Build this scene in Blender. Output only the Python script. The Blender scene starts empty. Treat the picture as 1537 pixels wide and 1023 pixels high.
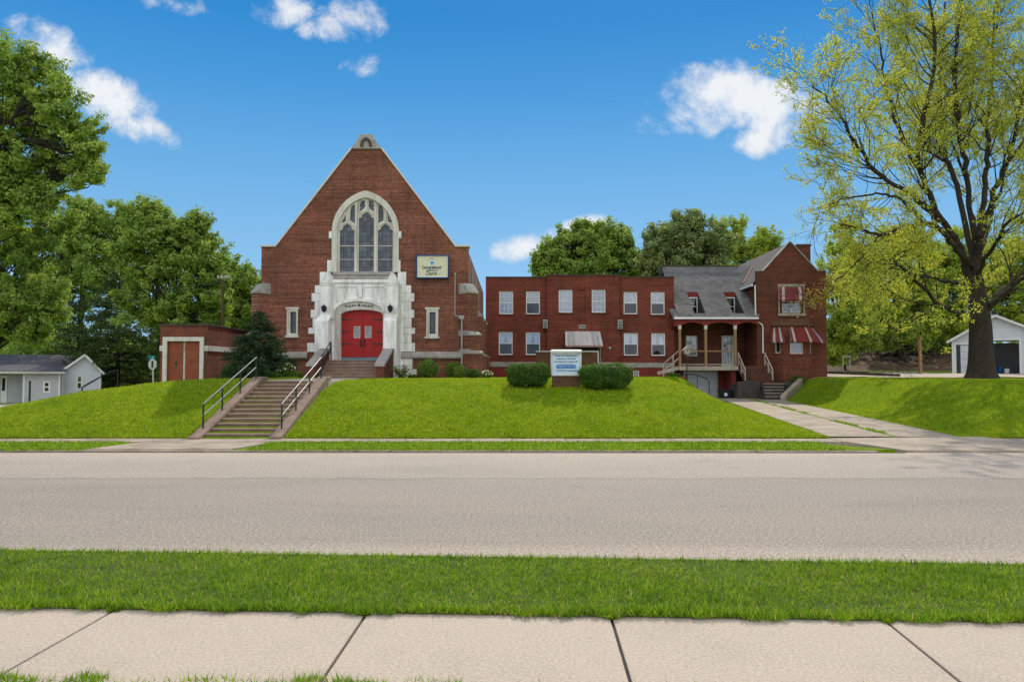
import bpy, bmesh, math, random
import numpy as np
from mathutils import Vector, Matrix
from mathutils.geometry import tessellate_polygon
R = math.radians
random.seed(7)
scn = bpy.context.scene
COL = scn.collection
# ---------------------------------------------------------------- camera geometry
FPX, EYE, PITCH = 1150.0, 2.0, math.atan(45/1150.0)
CP, SP = math.cos(PITCH), math.sin(PITCH)
def Xf(px, D, py=500):
    return D*((px-768.5)/FPX)/(CP-((511.5-py)/FPX)*SP)
def Zf(py, D):
    v = (511.5-py)/FPX
    return EYE + D*(SP+v*CP)/(CP-v*SP)
class Pl:                                   # a plane facing the street at distance D
    def __init__(s, D): s.D = D
    def x(s, px, py=500): return Xf(px, s.D, py)
    def z(s, py): return Zf(py, s.D)
# ---------------------------------------------------------------- mesh helpers
W = {}
class MB:
    def __init__(s): s.v=[]; s.f=[]; s.m=[]; s.mi=0; s.p=[]
    def add(s, vs, fs):
        s.p.append((len(s.v),len(s.f)))
        b=len(s.v); s.v += [tuple(p) for p in vs]
        for f in fs: s.f.append([b+i for i in f]); s.m.append(s.mi)
    def box(s,x0,x1,y0,y1,z0,z1):
        x0,x1=min(x0,x1),max(x0,x1); y0,y1=min(y0,y1),max(y0,y1); z0,z1=min(z0,z1),max(z0,z1)
        s.add([(x0,y0,z0),(x1,y0,z0),(x1,y1,z0),(x0,y1,z0),(x0,y0,z1),(x1,y0,z1),(x1,y1,z1),(x0,y1,z1)],
              [(0,3,2,1),(4,5,6,7),(0,1,5,4),(1,2,6,5),(2,3,7,6),(3,0,4,7)])
    def hexa(s, lo, hi):
        s.add(list(lo)+list(hi), [(0,3,2,1),(4,5,6,7),(0,1,5,4),(1,2,6,5),(2,3,7,6),(3,0,4,7)])
    def _prism(s, a, b):
        n=len(a); s.add(a+b, [tuple(range(n)), tuple(range(2*n-1,n-1,-1))]+[(i,(i+1)%n+0 if False else i+n,(i+1)%n+n,(i+1)%n) for i in range(n)])
    def prism_y(s, poly, y0, y1): s._prism([(x,y0,z) for x,z in poly], [(x,y1,z) for x,z in poly])
    def prism_x(s, poly, x0, x1): s._prism([(x0,y,z) for y,z in poly], [(x1,y,z) for y,z in poly])
    def prism_z(s, poly, z0, z1): s._prism([(x,y,z0) for x,y in poly], [(x,y,z1) for x,y in poly])
    def plate(s, outer, holes, y0, y1):
        loops=[outer]+list(holes); flat=[p for l in loops for p in l]
        tris=tessellate_polygon([[Vector((x,z,0)) for x,z in l] for l in loops])
        n=len(flat)
        vs=[(x,y0,z) for x,z in flat]+[(x,y1,z) for x,z in flat]
        fs=[tuple(t) for t in tris]+[tuple(i+n for i in reversed(t)) for t in tris]
        k=0
        for l in loops:
            m=len(l)
            for i in range(m):
                a=k+i; b=k+(i+1)%m; fs.append((a,b,b+n,a+n))
            k+=m
        s.add(vs,fs)
    def tube(s, pts, rs, n=6, cap=True):
        pts=[Vector(p) for p in pts]
        if not hasattr(rs,'__len__'): rs=[rs]*len(pts)
        vs=[]; fs=[]; up=None
        for i,p in enumerate(pts):
            d=(pts[min(i+1,len(pts)-1)]-pts[max(i-1,0)])
            if d.length<1e-9: d=Vector((0,0,1))
            d.normalize()
            a=Vector((1,0,0)) if abs(d.x)<.8 else Vector((0,1,0))
            if up is not None and abs(up.dot(d))<.95: a=up
            u=(a-d*a.dot(d)).normalized(); w=d.cross(u); up=u
            for k in range(n):
                t=2*math.pi*k/n; q=p+(u*math.cos(t)+w*math.sin(t))*rs[i]; vs.append(q)
        for i in range(len(pts)-1):
            for k in range(n):
                fs.append((i*n+k,i*n+(k+1)%n,(i+1)*n+(k+1)%n,(i+1)*n+k))
        if cap: fs += [tuple(range(n-1,-1,-1)), tuple(range((len(pts)-1)*n,len(pts)*n))]
        s.add(vs,fs)
    def bar(s, a, b, w, h=None):           # rectangular bar between two points
        h=h or w; a=Vector(a); b=Vector(b); d=(b-a).normalized()
        u=Vector((0,0,1)).cross(d)
        u=u.normalized() if u.length>1e-4 else Vector((1,0,0))
        v=d.cross(u)
        o=[-u*w/2-v*h/2, u*w/2-v*h/2, u*w/2+v*h/2, -u*w/2+v*h/2]
        s.hexa([a+q for q in o],[b+q for q in o])
    def ball(s, c, rx, ry, rz, nu=14, nv=9, jit=0):
        vs=[];fs=[]
        for j in range(nv+1):
            t=math.pi*j/nv
            for i in range(nu):
                a=2*math.pi*i/nu; k=1+random.uniform(-jit,jit)
                vs.append((c[0]+rx*k*math.sin(t)*math.cos(a),c[1]+ry*k*math.sin(t)*math.sin(a),c[2]+rz*k*math.cos(t)))
        for j in range(nv):
            for i in range(nu): fs.append((j*nu+i,(j+1)*nu+i,(j+1)*nu+(i+1)%nu,j*nu+(i+1)%nu))
        s.add(vs,fs)
    def xform(s, M, start=0):
        s.v[start:]=[tuple(M@Vector(p)) for p in s.v[start:]]
    def each(s, name, mats, parent, **kw):    # every solid becomes a part of its own
        out=[]
        for i,(v0,f0) in enumerate(s.p):
            v1,f1=s.p[i+1] if i+1<len(s.p) else (len(s.v),len(s.f))
            q=MB(); q.v=s.v[v0:v1]; q.f=[[k-v0 for k in f] for f in s.f[f0:f1]]; q.m=s.m[f0:f1]; out.append(q.build(name,mats,parent,**kw))
        return out
    def build(s, name, mats, parent=None, bevel=0, smooth=False, at=None):
        if parent is not None: o0=W[parent.name]
        else: o0=Vector(at) if at is not None else Vector((0,0,0))
        me=bpy.data.meshes.new(name)
        me.from_pydata([(p[0]-o0.x,p[1]-o0.y,p[2]-o0.z) for p in s.v],[],s.f)
        bm=bmesh.new(); bm.from_mesh(me); bmesh.ops.remove_doubles(bm,verts=bm.verts,dist=1e-5) if smooth else None
        bmesh.ops.recalc_face_normals(bm,faces=bm.faces); 
        if smooth:
            for f in bm.faces: f.smooth=True
        bm.to_mesh(me); bm.free()
        mats=mats if isinstance(mats,(list,tuple)) else [mats]
        for m in mats: me.materials.append(m)
        if len(mats)>1 and len(me.polygons)==len(s.m): me.polygons.foreach_set('material_index', s.m)
        o=bpy.data.objects.new(name, me); COL.objects.link(o)
        if parent is not None: o.parent=parent
        else: o.location=o0
        W[o.name]=o0
        if bevel:
            b=o.modifiers.new('Bevel','BEVEL'); b.width=bevel; b.segments=2; b.limit_method='ANGLE'; b.angle_limit=R(40)
        return o
def np_mesh(name, verts, nper, mat, parent=None, at=None, midx=None):
    """many separate faces with nper corners each"""
    o0=W[parent.name] if parent is not None else Vector(at or (0,0,0))
    v=np.asarray(verts,dtype=np.float32).reshape(-1,3)-np.array(o0,dtype=np.float32)
    n=len(v)//nper
    me=bpy.data.meshes.new(name); me.vertices.add(len(v)); me.vertices.foreach_set('co',v.ravel())
    me.loops.add(len(v)); me.loops.foreach_set('vertex_index',np.arange(len(v),dtype=np.int32))
    me.polygons.add(n); me.polygons.foreach_set('loop_start',np.arange(0,len(v),nper,dtype=np.int32))
    me.polygons.foreach_set('loop_total',np.full(n,nper,dtype=np.int32))
    for m in (mat if isinstance(mat,(list,tuple)) else [mat]): me.materials.append(m)
    if midx is not None: me.polygons.foreach_set('material_index',np.asarray(midx,dtype=np.int32))
    me.update(calc_edges=True); me.validate()
    o=bpy.data.objects.new(name,me); COL.objects.link(o)
    if parent is not None: o.parent=parent
    else: o.location=o0
    W[o.name]=o0
    return o
def tag(o,label=None,cat=None,group=None,kind=None):
    if label: o['label']=label
    if cat: o['category']=cat
    if group: o['group']=group
    if kind: o['kind']=kind
    return o
def thing(name, loc, label, cat, group=None):
    o=bpy.data.objects.new(name,None); o.empty_display_size=.3; COL.objects.link(o); o.location=loc
    W[o.name]=Vector(loc); return tag(o,label,cat,group)
def text(name, body, x, y, z, size, mat, parent, width=None, align='CENTER', ext=.003, shear=0, bold=.025):
    cu=bpy.data.curves.new(name,'FONT'); cu.body=body; cu.size=size; cu.align_x=align; cu.align_y='CENTER'; cu.extrude=ext; cu.shear=shear; cu.offset=size*bold
    t=bpy.data.objects.new(name+'_t',cu); COL.objects.link(t)
    bpy.context.view_layer.update()
    me=bpy.data.meshes.new_from_object(t.evaluated_get(bpy.context.evaluated_depsgraph_get()))
    bpy.data.objects.remove(t); bpy.data.curves.remove(cu)
    n=len(me.vertices); co=np.zeros(n*3); me.vertices.foreach_get('co',co); co=co.reshape(-1,3)
    if width and n:
        w=co[:,0].max()-co[:,0].min(); co[:,0]*=width/w
    o0=W[parent.name]
    new=np.stack([co[:,0]+x-o0.x, -co[:,2]+y-o0.y, co[:,1]+z-o0.z],axis=1)
    me.vertices.foreach_set('co',new.ravel()); me.update()
    me.materials.clear(); me.materials.append(mat)
    o=bpy.data.objects.new(name,me); COL.objects.link(o); o.parent=parent; W[o.name]=o0
    return o
def arch(xc,half,zs,rise,n=10):             # pointed arch, left springing -> apex -> right springing
    Rr=(half*half+rise*rise)/(2*half); a1=math.asin(min(1,rise/Rr)); out=[]
    for i in range(n+1):
        a=a1*i/n; out.append((xc-half+Rr-Rr*math.cos(a), zs+Rr*math.sin(a)))
    return out+[(2*xc-x,z) for x,z in reversed(out[:-1])]
def lowarch(xc,half,zs,rise,n=18,p=.85):
    return [(xc-half*math.cos(math.pi*i/n), zs+rise*(math.sin(math.pi*i/n)**p if 0<i<n else 0)) for i in range(n+1)]
# ---------------------------------------------------------------- materials
def nt(name):
    m=bpy.data.materials.new(name); m.use_nodes=True; t=m.node_tree
    for n in list(t.nodes): t.nodes.remove(n)
    out=t.nodes.new('ShaderNodeOutputMaterial'); b=t.nodes.new('ShaderNodeBsdfPrincipled')
    t.links.new(b.outputs[0],out.inputs[0]); return m,t,b,out
def N(t,k,**kw):
    n=t.nodes.new('ShaderNode'+k)
    for a,v in kw.items(): setattr(n,a,v)
    return n
def L(t,a,b): t.links.new(a,b)
def pos(t, sc=(1,1,1)):
    g=N(t,'NewGeometry'); mp=N(t,'Mapping'); mp.inputs['Scale'].default_value=sc
    L(t,g.outputs['Position'],mp.inputs['Vector']); return mp.outputs[0]
def noise(t, scale, detail=4, rough=.6, vec=None, dist=0):
    n=N(t,'TexNoise'); n.inputs['Scale'].default_value=scale; n.inputs['Detail'].default_value=detail
    n.inputs['Roughness'].default_value=rough; n.inputs['Distortion'].default_value=dist
    L(t,vec if vec is not None else pos(t),n.inputs['Vector']); return n.outputs['Fac']
def ramp(t, fac, stops):
    r=N(t,'ValToRGB'); e=r.color_ramp.elements
    while len(e)>1: e.remove(e[0])
    e[0].position=stops[0][0]; e[0].color=tuple(stops[0][1])+(1,)
    for p,c in stops[1:]:
        q=e.new(p); q.color=tuple(c)+(1,)
    L(t,fac,r.inputs[0]); return r.outputs[0]
def mixc(t, fac, a, b, mode='MIX'):
    m=N(t,'Mix',data_type='RGBA',blend_type=mode)
    for s,v in ((m.inputs[0],fac),(m.inputs[6],a),(m.inputs[7],b)):
        if isinstance(v,(int,float)): s.default_value=v
        elif isinstance(v,tuple): s.default_value=v+(1,) if len(v)==3 else v
        else: L(t,v,s)
    return m.outputs[2]
def g3(v): return (v,v,v)
def bump(t,b,h,strength,dist=.02):
    n=N(t,'Bump'); n.inputs['Strength'].default_value=strength; n.inputs['Distance'].default_value=dist
    L(t,h,n.inputs['Height']); L(t,n.outputs[0],b.inputs['Normal'])
def mul(c,k): return tuple(min(1,x*k) for x in c[:3])
def mat(name,col,rough=.75,var=.18,scale=2.,fine=25.,bmp=.25,spec=.3,metal=0,stain=None,streak=False,bd=.01,fv=None,st=.52):
    m,t,b,o=nt(name)
    c=ramp(t,noise(t,scale,5),[(.3,mul(col,1-var)),(.7,mul(col,1+var))])
    fv=var*.6 if fv is None else fv
    f=ramp(t,noise(t,fine,4),[(.3,g3(1-fv)),(.7,g3(1+fv*.8))]); c=mixc(t,1.,c,f,'MULTIPLY')
    if stain:
        v=pos(t,(2.2,2.2,.35)) if streak else None
        c=mixc(t,ramp(t,noise(t,1.1,6,.7,v),[(st,g3(0)),(st+.23,g3(.8))]),c,stain)
    L(t,c,b.inputs['Base Color']); b.inputs['Roughness'].default_value=rough; b.inputs['Metallic'].default_value=metal
    b.inputs['Specular IOR Level'].default_value=spec
    if bmp: bump(t,b,noise(t,fine*1.6,5),bmp,bd)
    return m
def brick(name,c1,c2,mortar,dark,bw=.22,rh=.078,ms=.010,tex=1.,stain=(.05,.04,.035)):
    m,t,b,o=nt(name)
    g=N(t,'NewGeometry'); s=N(t,'SeparateXYZ'); L(t,g.outputs['Position'],s.inputs[0])
    ad=N(t,'Math',operation='ADD'); L(t,s.outputs[0],ad.inputs[0]); L(t,s.outputs[1],ad.inputs[1])
    cb=N(t,'CombineXYZ'); L(t,ad.outputs[0],cb.inputs[0]); L(t,s.outputs[2],cb.inputs[1])
    br=N(t,'TexBrick'); L(t,cb.outputs[0],br.inputs['Vector']); br.offset=.5
    for k,v in (('Scale',1.),('Mortar Size',ms),('Mortar Smooth',.2),('Bias',0.),('Brick Width',bw),('Row Height',rh)): br.inputs[k].default_value=v
    br.inputs['Color1'].default_value=c1+(1,); br.inputs['Color2'].default_value=c2+(1,); br.inputs['Mortar'].default_value=mortar+(1,)
    # rows and patches that weathered differently
    v=N(t,'Mapping'); v.inputs['Scale'].default_value=(.35,6.,1); L(t,cb.outputs[0],v.inputs[0])
    c=mixc(t,ramp(t,noise(t,1.,4,.7,v.outputs[0]),[(.35,g3(0)),(.7,g3(.75))]),br.outputs[0],dark)
    c=mixc(t,1.,c,ramp(t,noise(t,.45,6,.65),[(.25,g3(.58)),(.5,g3(1)),(.8,g3(1.35))]),'MULTIPLY')
    c=mixc(t,1.,c,ramp(t,noise(t,9.,3,.6),[(.25,g3(.62)),(.5,g3(1)),(.8,g3(1.35))]),'MULTIPLY')
    v2=N(t,'Mapping'); v2.inputs['Scale'].default_value=(1.6,.25,1); L(t,cb.outputs[0],v2.inputs[0])
    c=mixc(t,ramp(t,noise(t,1.3,5,.65,v2.outputs[0]),[(.52,g3(0)),(.8,g3(.75))]),c,stain)
    L(t,c,b.inputs['Base Color']); b.inputs['Roughness'].default_value=.88; b.inputs['Specular IOR Level'].default_value=.2
    bump(t,b,br.outputs['Fac'],-.5,.01)
    return m
def siding(name,col,pitch=.13):
    m,t,b,o=nt(name)
    g=N(t,'NewGeometry'); s=N(t,'SeparateXYZ'); L(t,g.outputs['Position'],s.inputs[0])
    d=N(t,'Math',operation='DIVIDE'); L(t,s.outputs[2],d.inputs[0]); d.inputs[1].default_value=pitch
    f=N(t,'Math',operation='FRACT'); L(t,d.outputs[0],f.inputs[0])
    c=ramp(t,f.outputs[0],[(0,mul(col,.55)),(.12,mul(col,.7)),(.18,col),(1,mul(col,1.02))])
    c=mixc(t,1.,c,ramp(t,noise(t,1.5,5),[(.3,g3(.88)),(.7,g3(1.05))]),'MULTIPLY')
    L(t,c,b.inputs['Base Color']); b.inputs['Roughness'].default_value=.55
    inv=N(t,'Math',operation='SUBTRACT'); inv.inputs[0].default_value=1; L(t,f.outputs[0],inv.inputs[1])
    bump(t,b,inv.outputs[0],.6,.02); return m
def shingle(name,col,axis='x'):
    m,t,b,o=nt(name)
    g=N(t,'NewGeometry'); s=N(t,'SeparateXYZ'); L(t,g.outputs['Position'],s.inputs[0])
    cb=N(t,'CombineXYZ'); L(t,s.outputs[0 if axis=='x' else 1],cb.inputs[0]); L(t,s.outputs[2],cb.inputs[1])
    br=N(t,'TexBrick'); L(t,cb.outputs[0],br.inputs['Vector'])
    for k,v in (('Scale',1.),('Mortar Size',.008),('Brick Width',.32),('Row Height',.11),('Bias',0.)): br.inputs[k].default_value=v
    br.inputs['Color1'].default_value=mul(col,.8)+(1,); br.inputs['Color2'].default_value=mul(col,1.2)+(1,); br.inputs['Mortar'].default_value=mul(col,.5)+(1,)
    c=mixc(t,1.,br.outputs[0],ramp(t,noise(t,.9,6,.7,pos(t,(.5,.5,1.6))),[(.3,g3(.6)),(.5,g3(1)),(.75,g3(1.3))]),'MULTIPLY')
    c=mixc(t,1.,c,ramp(t,noise(t,14,3),[(.3,g3(.75)),(.7,g3(1.2))]),'MULTIPLY')
    L(t,c,b.inputs['Base Color']); b.inputs['Roughness'].default_value=.9; bump(t,b,br.outputs['Fac'],-.4,.01); return m
def leafmat(name,c1,c2,c3,trans=.45,tcol=1.5):
    m,t,b,out=nt(name)
    g=N(t,'NewGeometry')
    r=ramp(t,g.outputs['Random Per Island'],[(0,c1),(.5,c2),(1,c3)])
    c=mixc(t,1.,r,ramp(t,noise(t,.55,3),[(.3,(.78,.85,.8)),(.7,(1.2,1.12,1.0))]),'MULTIPLY')
    L(t,c,b.inputs['Base Color']); b.inputs['Roughness'].default_value=.6; b.inputs['Specular IOR Level'].default_value=.2
    tr=N(t,'BsdfTranslucent'); L(t,mixc(t,1.,c,(tcol,tcol,tcol*.5),'MULTIPLY'),tr.inputs[0])
    mx=N(t,'MixShader'); mx.inputs[0].default_value=trans; L(t,b.outputs[0],mx.inputs[1]); L(t,tr.outputs[0],mx.inputs[2])
    L(t,mx.outputs[0],out.inputs[0]); return m
def bladem(name,c1,c2,c3,trans,tcol):
    m,t,b,out=nt(name)
    g=N(t,'NewGeometry')
    r=ramp(t,g.outputs['Random Per Island'],[(0,c1),(.5,c2),(.93,c3),(.97,(.42,.36,.14)),(1,(.5,.42,.2))])
    # worn, lush and dry patches in the turf
    c=mixc(t,1.,r,ramp(t,noise(t,.75,6,.7),[(.25,(.7,.8,.86)),(.5,(1.05,1.04,1.04)),(.78,(1.36,1.16,1.2))]),'MULTIPLY')
    c=mixc(t,1.,c,ramp(t,noise(t,4.2,5,.75),[(.27,(.56,.64,.7)),(.5,(1.05,1.05,1.05)),(.75,(1.42,1.3,1.25))]),'MULTIPLY')
    c=mixc(t,ramp(t,noise(t,1.9,5,.7),[(.60,g3(0)),(.80,g3(.5))]),c,(.34,.29,.07))
    L(t,c,b.inputs['Base Color']); b.inputs['Roughness'].default_value=.6; b.inputs['Specular IOR Level'].default_value=.15
    tr=N(t,'BsdfTranslucent'); L(t,mixc(t,1.,c,(tcol,tcol,tcol*.5),'MULTIPLY'),tr.inputs[0])
    mx=N(t,'MixShader'); mx.inputs[0].default_value=trans; L(t,b.outputs[0],mx.inputs[1]); L(t,tr.outputs[0],mx.inputs[2])
    L(t,mx.outputs[0],out.inputs[0]); return m
def glassmat(name,tint=(.75,.8,.85),refl=.13):
    m,t,b,out=nt(name)
    tr=N(t,'BsdfTransparent'); tr.inputs[0].default_value=tint+(1,)
    gl=N(t,'BsdfGlossy'); gl.inputs['Roughness'].default_value=.03; gl.inputs[0].default_value=(.9,.93,1,1)
    mx=N(t,'MixShader'); mx.inputs[0].default_value=refl; L(t,tr.outputs[0],mx.inputs[1]); L(t,gl.outputs[0],mx.inputs[2])
    L(t,mx.outputs[0],out.inputs[0]); return m
K={}
K['brick']=brick('church_brick',(.26,.072,.038),(.155,.042,.025),(.33,.20,.145),(.085,.031,.022))
K['brick_annex']=brick('annex_brick',(.265,.054,.032),(.175,.037,.024),(.21,.09,.063),(.095,.027,.02))
K['brick_house']=brick('house_brick',(.205,.056,.032),(.135,.038,.024),(.17,.078,.055),(.08,.028,.02))
K['brick_shed']=brick('shed_brick',(.25,.06,.032),(.165,.041,.025),(.22,.11,.08),(.1,.03,.02))
K['brick_old']=brick('old_brown_brick',(.15,.075,.035),(.11,.05,.028),(.16,.1,.06),(.08,.04,.025))
K['red_paint']=mat('red_painted_masonry',(.2,.028,.02),.7,.2,2,18)
K['stone']=mat('white_painted_stone',(.83,.82,.81),.7,.08,1.4,9,.35,stain=(.34,.31,.28),streak=True,fv=.10,st=.46)
K['stone_warm']=mat('pale_grey_stone',(.60,.575,.52),.75,.1,2,14,.35,stain=(.27,.245,.21),streak=True,fv=.12,st=.47)
K['stone_grey']=mat('weathered_grey_stone',(.33,.31,.28),.85,.25,2.5,12,.5,stain=(.13,.12,.11))
K['concrete']=mat('pale_walk_concrete',(.5,.415,.325),.9,.08,1.1,42,.6,stain=(.43,.35,.27),fv=.24)
K['concrete_old']=mat('weathered_concrete',(.36,.295,.225),.9,.26,1.0,22,.5,stain=(.16,.125,.09))
K['concrete_step']=mat('brown_step_concrete',(.25,.172,.125),.9,.22,2.,25,.4,stain=(.12,.09,.065))
K['concrete_dark']=mat('dark_stained_concrete',(.07,.062,.055),.9,.3,1.5,20,.4,stain=(.03,.027,.025))
K['white']=mat('white_paint',(.78,.78,.78),.45,.04,3,30,.05)
K['white_old']=mat('worn_white_paint',(.6,.57,.53),.6,.15,6,30,.1,stain=(.3,.25,.2))
K['black_metal']=mat('black_metal',(.012,.012,.013),.4,.2,8,40,.1,spec=.5)
K['rail_top']=mat('pale_rail_metal',(.3,.29,.27),.4,.2,8,40,.1,metal=.35)  # pale colour stands in for the highlight along the rails
K['dark_wood']=mat('dark_wood',(.05,.035,.025),.8,.3,4,30,.3)
K['wood']=mat('tan_wood',(.30,.175,.09),.75,.2,5,30,.3)
K['wood_grey']=mat('greyed_wood',(.42,.37,.31),.8,.2,5,30,.3,stain=(.25,.2,.16))
K['door_red']=mat('red_door_paint',(.36,.014,.014),.5,.12,2,18,.12,stain=(.3,.012,.01),streak=True)
K['door_rust']=mat('rust_door_paint',(.235,.06,.026),.6,.14,2,14,.12,stain=(.16,.042,.02),streak=True)
K['teal_plate']=mat('blue_grey_kickplate',(.13,.21,.24),.5,.15,4,20,.1)
K['lead_glass']=mat('leaded_church_glass',(.075,.085,.105),.22,.3,2.5,22,.25,spec=.6)
K['soil']=mat('dark_turf_soil',(.06,.085,.015),.95,.3,3,25,.5)
K['lead_white']=mat('leaded_light_glass',(.5,.55,.6),.25,.4,4,60,.3)
K['glass']=glassmat('window_glass')
K['glass_dark']=glassmat('dark_window_glass',(.5,.55,.6),.10)
K['curtain']=mat('white_curtain',(.72,.75,.8),.9,.08,5,30,.1)
K['sheer']=mat('sheer_blue_curtain',(.25,.30,.38),.9,.15,3,20,.1)
K['sheer_dim']=mat('dim_sheer_curtain',(.13,.16,.21),.9,.2,3,20,.1)
K['sheer_pale']=mat('pale_sheer_curtain',(.36,.41,.48),.9,.15,3,20,.1)
K['screen']=glassmat('insect_screen',(.42,.44,.47),.04)
K['blind']=mat('pale_green_blind',(.5,.52,.38),.8,.1,4,20,.1)
K['dark_in']=mat('dark_interior',(.02,.02,.022),.9,.2,2,10,0)
K['roof_grey']=shingle('grey_roof_shingle',(.165,.155,.148))
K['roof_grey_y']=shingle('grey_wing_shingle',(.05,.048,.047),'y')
K['roof_dark']=shingle('dark_slate_shingle',(.075,.075,.085))
K['roof_flat']=mat('flat_roof_tar',(.06,.06,.06),.9)
K['coping_dark']=mat('dark_metal_coping',(.06,.045,.04),.6,.2)
K['coping_light']=mat('pale_metal_coping',(.55,.54,.52),.5,.1)
K['siding_grey']=siding('grey_vinyl_siding',(.5,.52,.55))
K['siding_white']=siding('white_lap_siding',(.66,.70,.78))
K['alu']=mat('pale_awning_metal',(.5,.47,.46),.5,.1,3,20,.1,stain=(.36,.28,.25),streak=True)
K['alu_edge']=mat('rusty_awning_edge',(.36,.2,.15),.6,.25,8,30,.1)
K['awn_red']=mat('red_awning_metal',(.19,.022,.024),.45,.15,3,20,.1)
K['awn_white']=mat('grey_white_awning_stripe',(.42,.39,.37),.5,.15,3,20,.1)
K['grey_box']=mat('grey_vent_metal',(.34,.34,.32),.5,.15,4,20,.1)
K['sign_blue']=mat('blue_sign_frame',(.015,.045,.18),.4,.1,3,20,.05)
K['sign_cream']=mat('cream_sign_face',(.62,.6,.42),.45,.05,3,20,.03)
K['sign_face']=mat('pale_blue_sign_face',(.5,.64,.78),.35,.06,3,20,.03)
K['sign_line']=mat('white_sign_edge',(.72,.76,.72),.4,.05)
K['ink_blue']=mat('navy_lettering',(.02,.035,.13),.5,.1)
K['ink_dark']=mat('dark_lettering',(.06,.09,.13),.5,.1)
K['ink_teal']=mat('teal_emblem',(.04,.22,.42),.5,.1)
K['ink_sky']=mat('light_blue_emblem',(.38,.6,.72),.5,.1)
K['pill_blue']=mat('blue_sign_band',(.02,.13,.42),.5,.1)
K['pill_text']=mat('pale_sign_lettering',(.35,.6,.85),.5,.1)
K['teal_sign']=mat('teal_street_blade',(.01,.28,.36),.4,.1)
K['grey_sign']=mat('bare_aluminium',(.6,.6,.6),.4,.1,3,20,.05,metal=.3)
K['pole_wood']=mat('utility_pole_wood',(.13,.07,.045),.85,.3,3,20,.4)
K['bin']=mat('black_bin_plastic',(.012,.014,.018),.45,.2,4,30,.1)
K['bark']=mat('brown_grey_bark',(.048,.036,.027),.95,.35,5,22,.9,bd=.03)
K['bark_dark']=mat('dark_bark',(.03,.024,.02),.95,.3,5,22,.6)
K['leaf_maple']=leafmat('maple_leaf',(.18,.275,.055),(.255,.365,.075),(.37,.46,.13),.38)
K['leaf_deep']=leafmat('deep_green_leaf',(.11,.185,.04),(.16,.25,.055),(.24,.33,.085),.38)
K['leaf_olive']=leafmat('olive_grey_leaf',(.17,.23,.08),(.24,.30,.12),(.34,.40,.21),.35)
K['leaf_spring']=leafmat('spring_yellow_leaf',(.37,.41,.05),(.46,.49,.085),(.56,.57,.16),.48)
K['leaf_wood']=leafmat('woodland_leaf',(.23,.325,.04),(.32,.415,.065),(.43,.50,.12),.42)
K['leaf_bronze']=leafmat('bronze_leaf',(.16,.13,.03),(.2,.17,.04),(.24,.2,.06),.4)
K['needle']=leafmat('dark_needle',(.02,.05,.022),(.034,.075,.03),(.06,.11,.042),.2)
K['needle_pine']=leafmat('pine_needle',(.02,.045,.012),(.045,.085,.018),(.10,.145,.03),.25)
K['leaf_hedge']=leafmat('hedge_leaf',(.04,.10,.014),(.07,.15,.02),(.12,.21,.035),.25)
K['leaf_lime']=leafmat('lime_shrub_leaf',(.09,.16,.02),(.13,.21,.03),(.18,.27,.05),.4)
K['blossom']=mat('pale_blossom',(.75,.66,.6),.8,.15,20,60,0)
K['blossom_pink']=mat('pink_blossom',(.5,.06,.18),.8,.3,20,60,0)
K['blade']=bladem('grass_blade',(.075,.17,.006),(.17,.31,.012),(.30,.42,.035),.35,1.2)
K['blade_far']=bladem('lawn_blade',(.17,.265,.006),(.23,.33,.009),(.31,.38,.018),.4,1.2)
K['clay']=mat('leaf_litter_soil',(.13,.078,.042),.95,.5,1.2,6,1.,stain=(.05,.075,.015),bd=.15)
def grassground():
    m,t,b,o=nt('grass_ground')
    c=ramp(t,noise(t,.6,5,.65),[(.25,(.14,.235,.007)),(.5,(.19,.295,.008)),(.75,(.26,.33,.014))])
    c=mixc(t,1.,c,ramp(t,noise(t,7,4,.7),[(.25,g3(.55)),(.5,g3(1)),(.8,g3(1.35))]),'MULTIPLY')
    c=mixc(t,1.,c,ramp(t,noise(t,34,3,.7,pos(t,(1,1,.4))),[(.3,g3(.6)),(.7,g3(1.25))]),'MULTIPLY')
    c=mixc(t,ramp(t,noise(t,1.7,6,.7),[(.62,g3(0)),(.8,g3(.55))]),c,(.27,.26,.05))
    L(t,c,b.inputs['Base Color']); b.inputs['Roughness'].default_value=.95; b.inputs['Specular IOR Level'].default_value=.03
    bump(t,b,noise(t,26,5,.7),.8,.05); return m
K['grass']=grassground()
def leaded():
    m,t,b,o=nt('leaded_church_glass_panes')
    g=N(t,'NewGeometry'); s=N(t,'SeparateXYZ'); L(t,g.outputs['Position'],s.inputs[0]); ad=N(t,'Math',operation='ADD'); L(t,s.outputs[0],ad.inputs[0]); L(t,s.outputs[1],ad.inputs[1])
    cb=N(t,'CombineXYZ'); L(t,ad.outputs[0],cb.inputs[0]); L(t,s.outputs[2],cb.inputs[1])
    br=N(t,'TexBrick'); br.offset=0; L(t,cb.outputs[0],br.inputs['Vector'])
    for k,v in (('Scale',1.),('Mortar Size',.012),('Brick Width',.21),('Row Height',.27),('Bias',0.)): br.inputs[k].default_value=v
    br.inputs['Color1'].default_value=(.06,.068,.085,1); br.inputs['Color2'].default_value=(.115,.125,.15,1); br.inputs['Mortar'].default_value=(.03,.03,.033,1)
    c=mixc(t,1.,br.outputs[0],ramp(t,noise(t,2.2,5,.7),[(.3,(.6,.62,.68)),(.7,(1.45,1.4,1.35))]),'MULTIPLY')
    L(t,c,b.inputs['Base Color']); b.inputs['Roughness'].default_value=.28; bump(t,b,noise(t,7,3),.35,.03); return m
K['lead_glass']=leaded()
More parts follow.
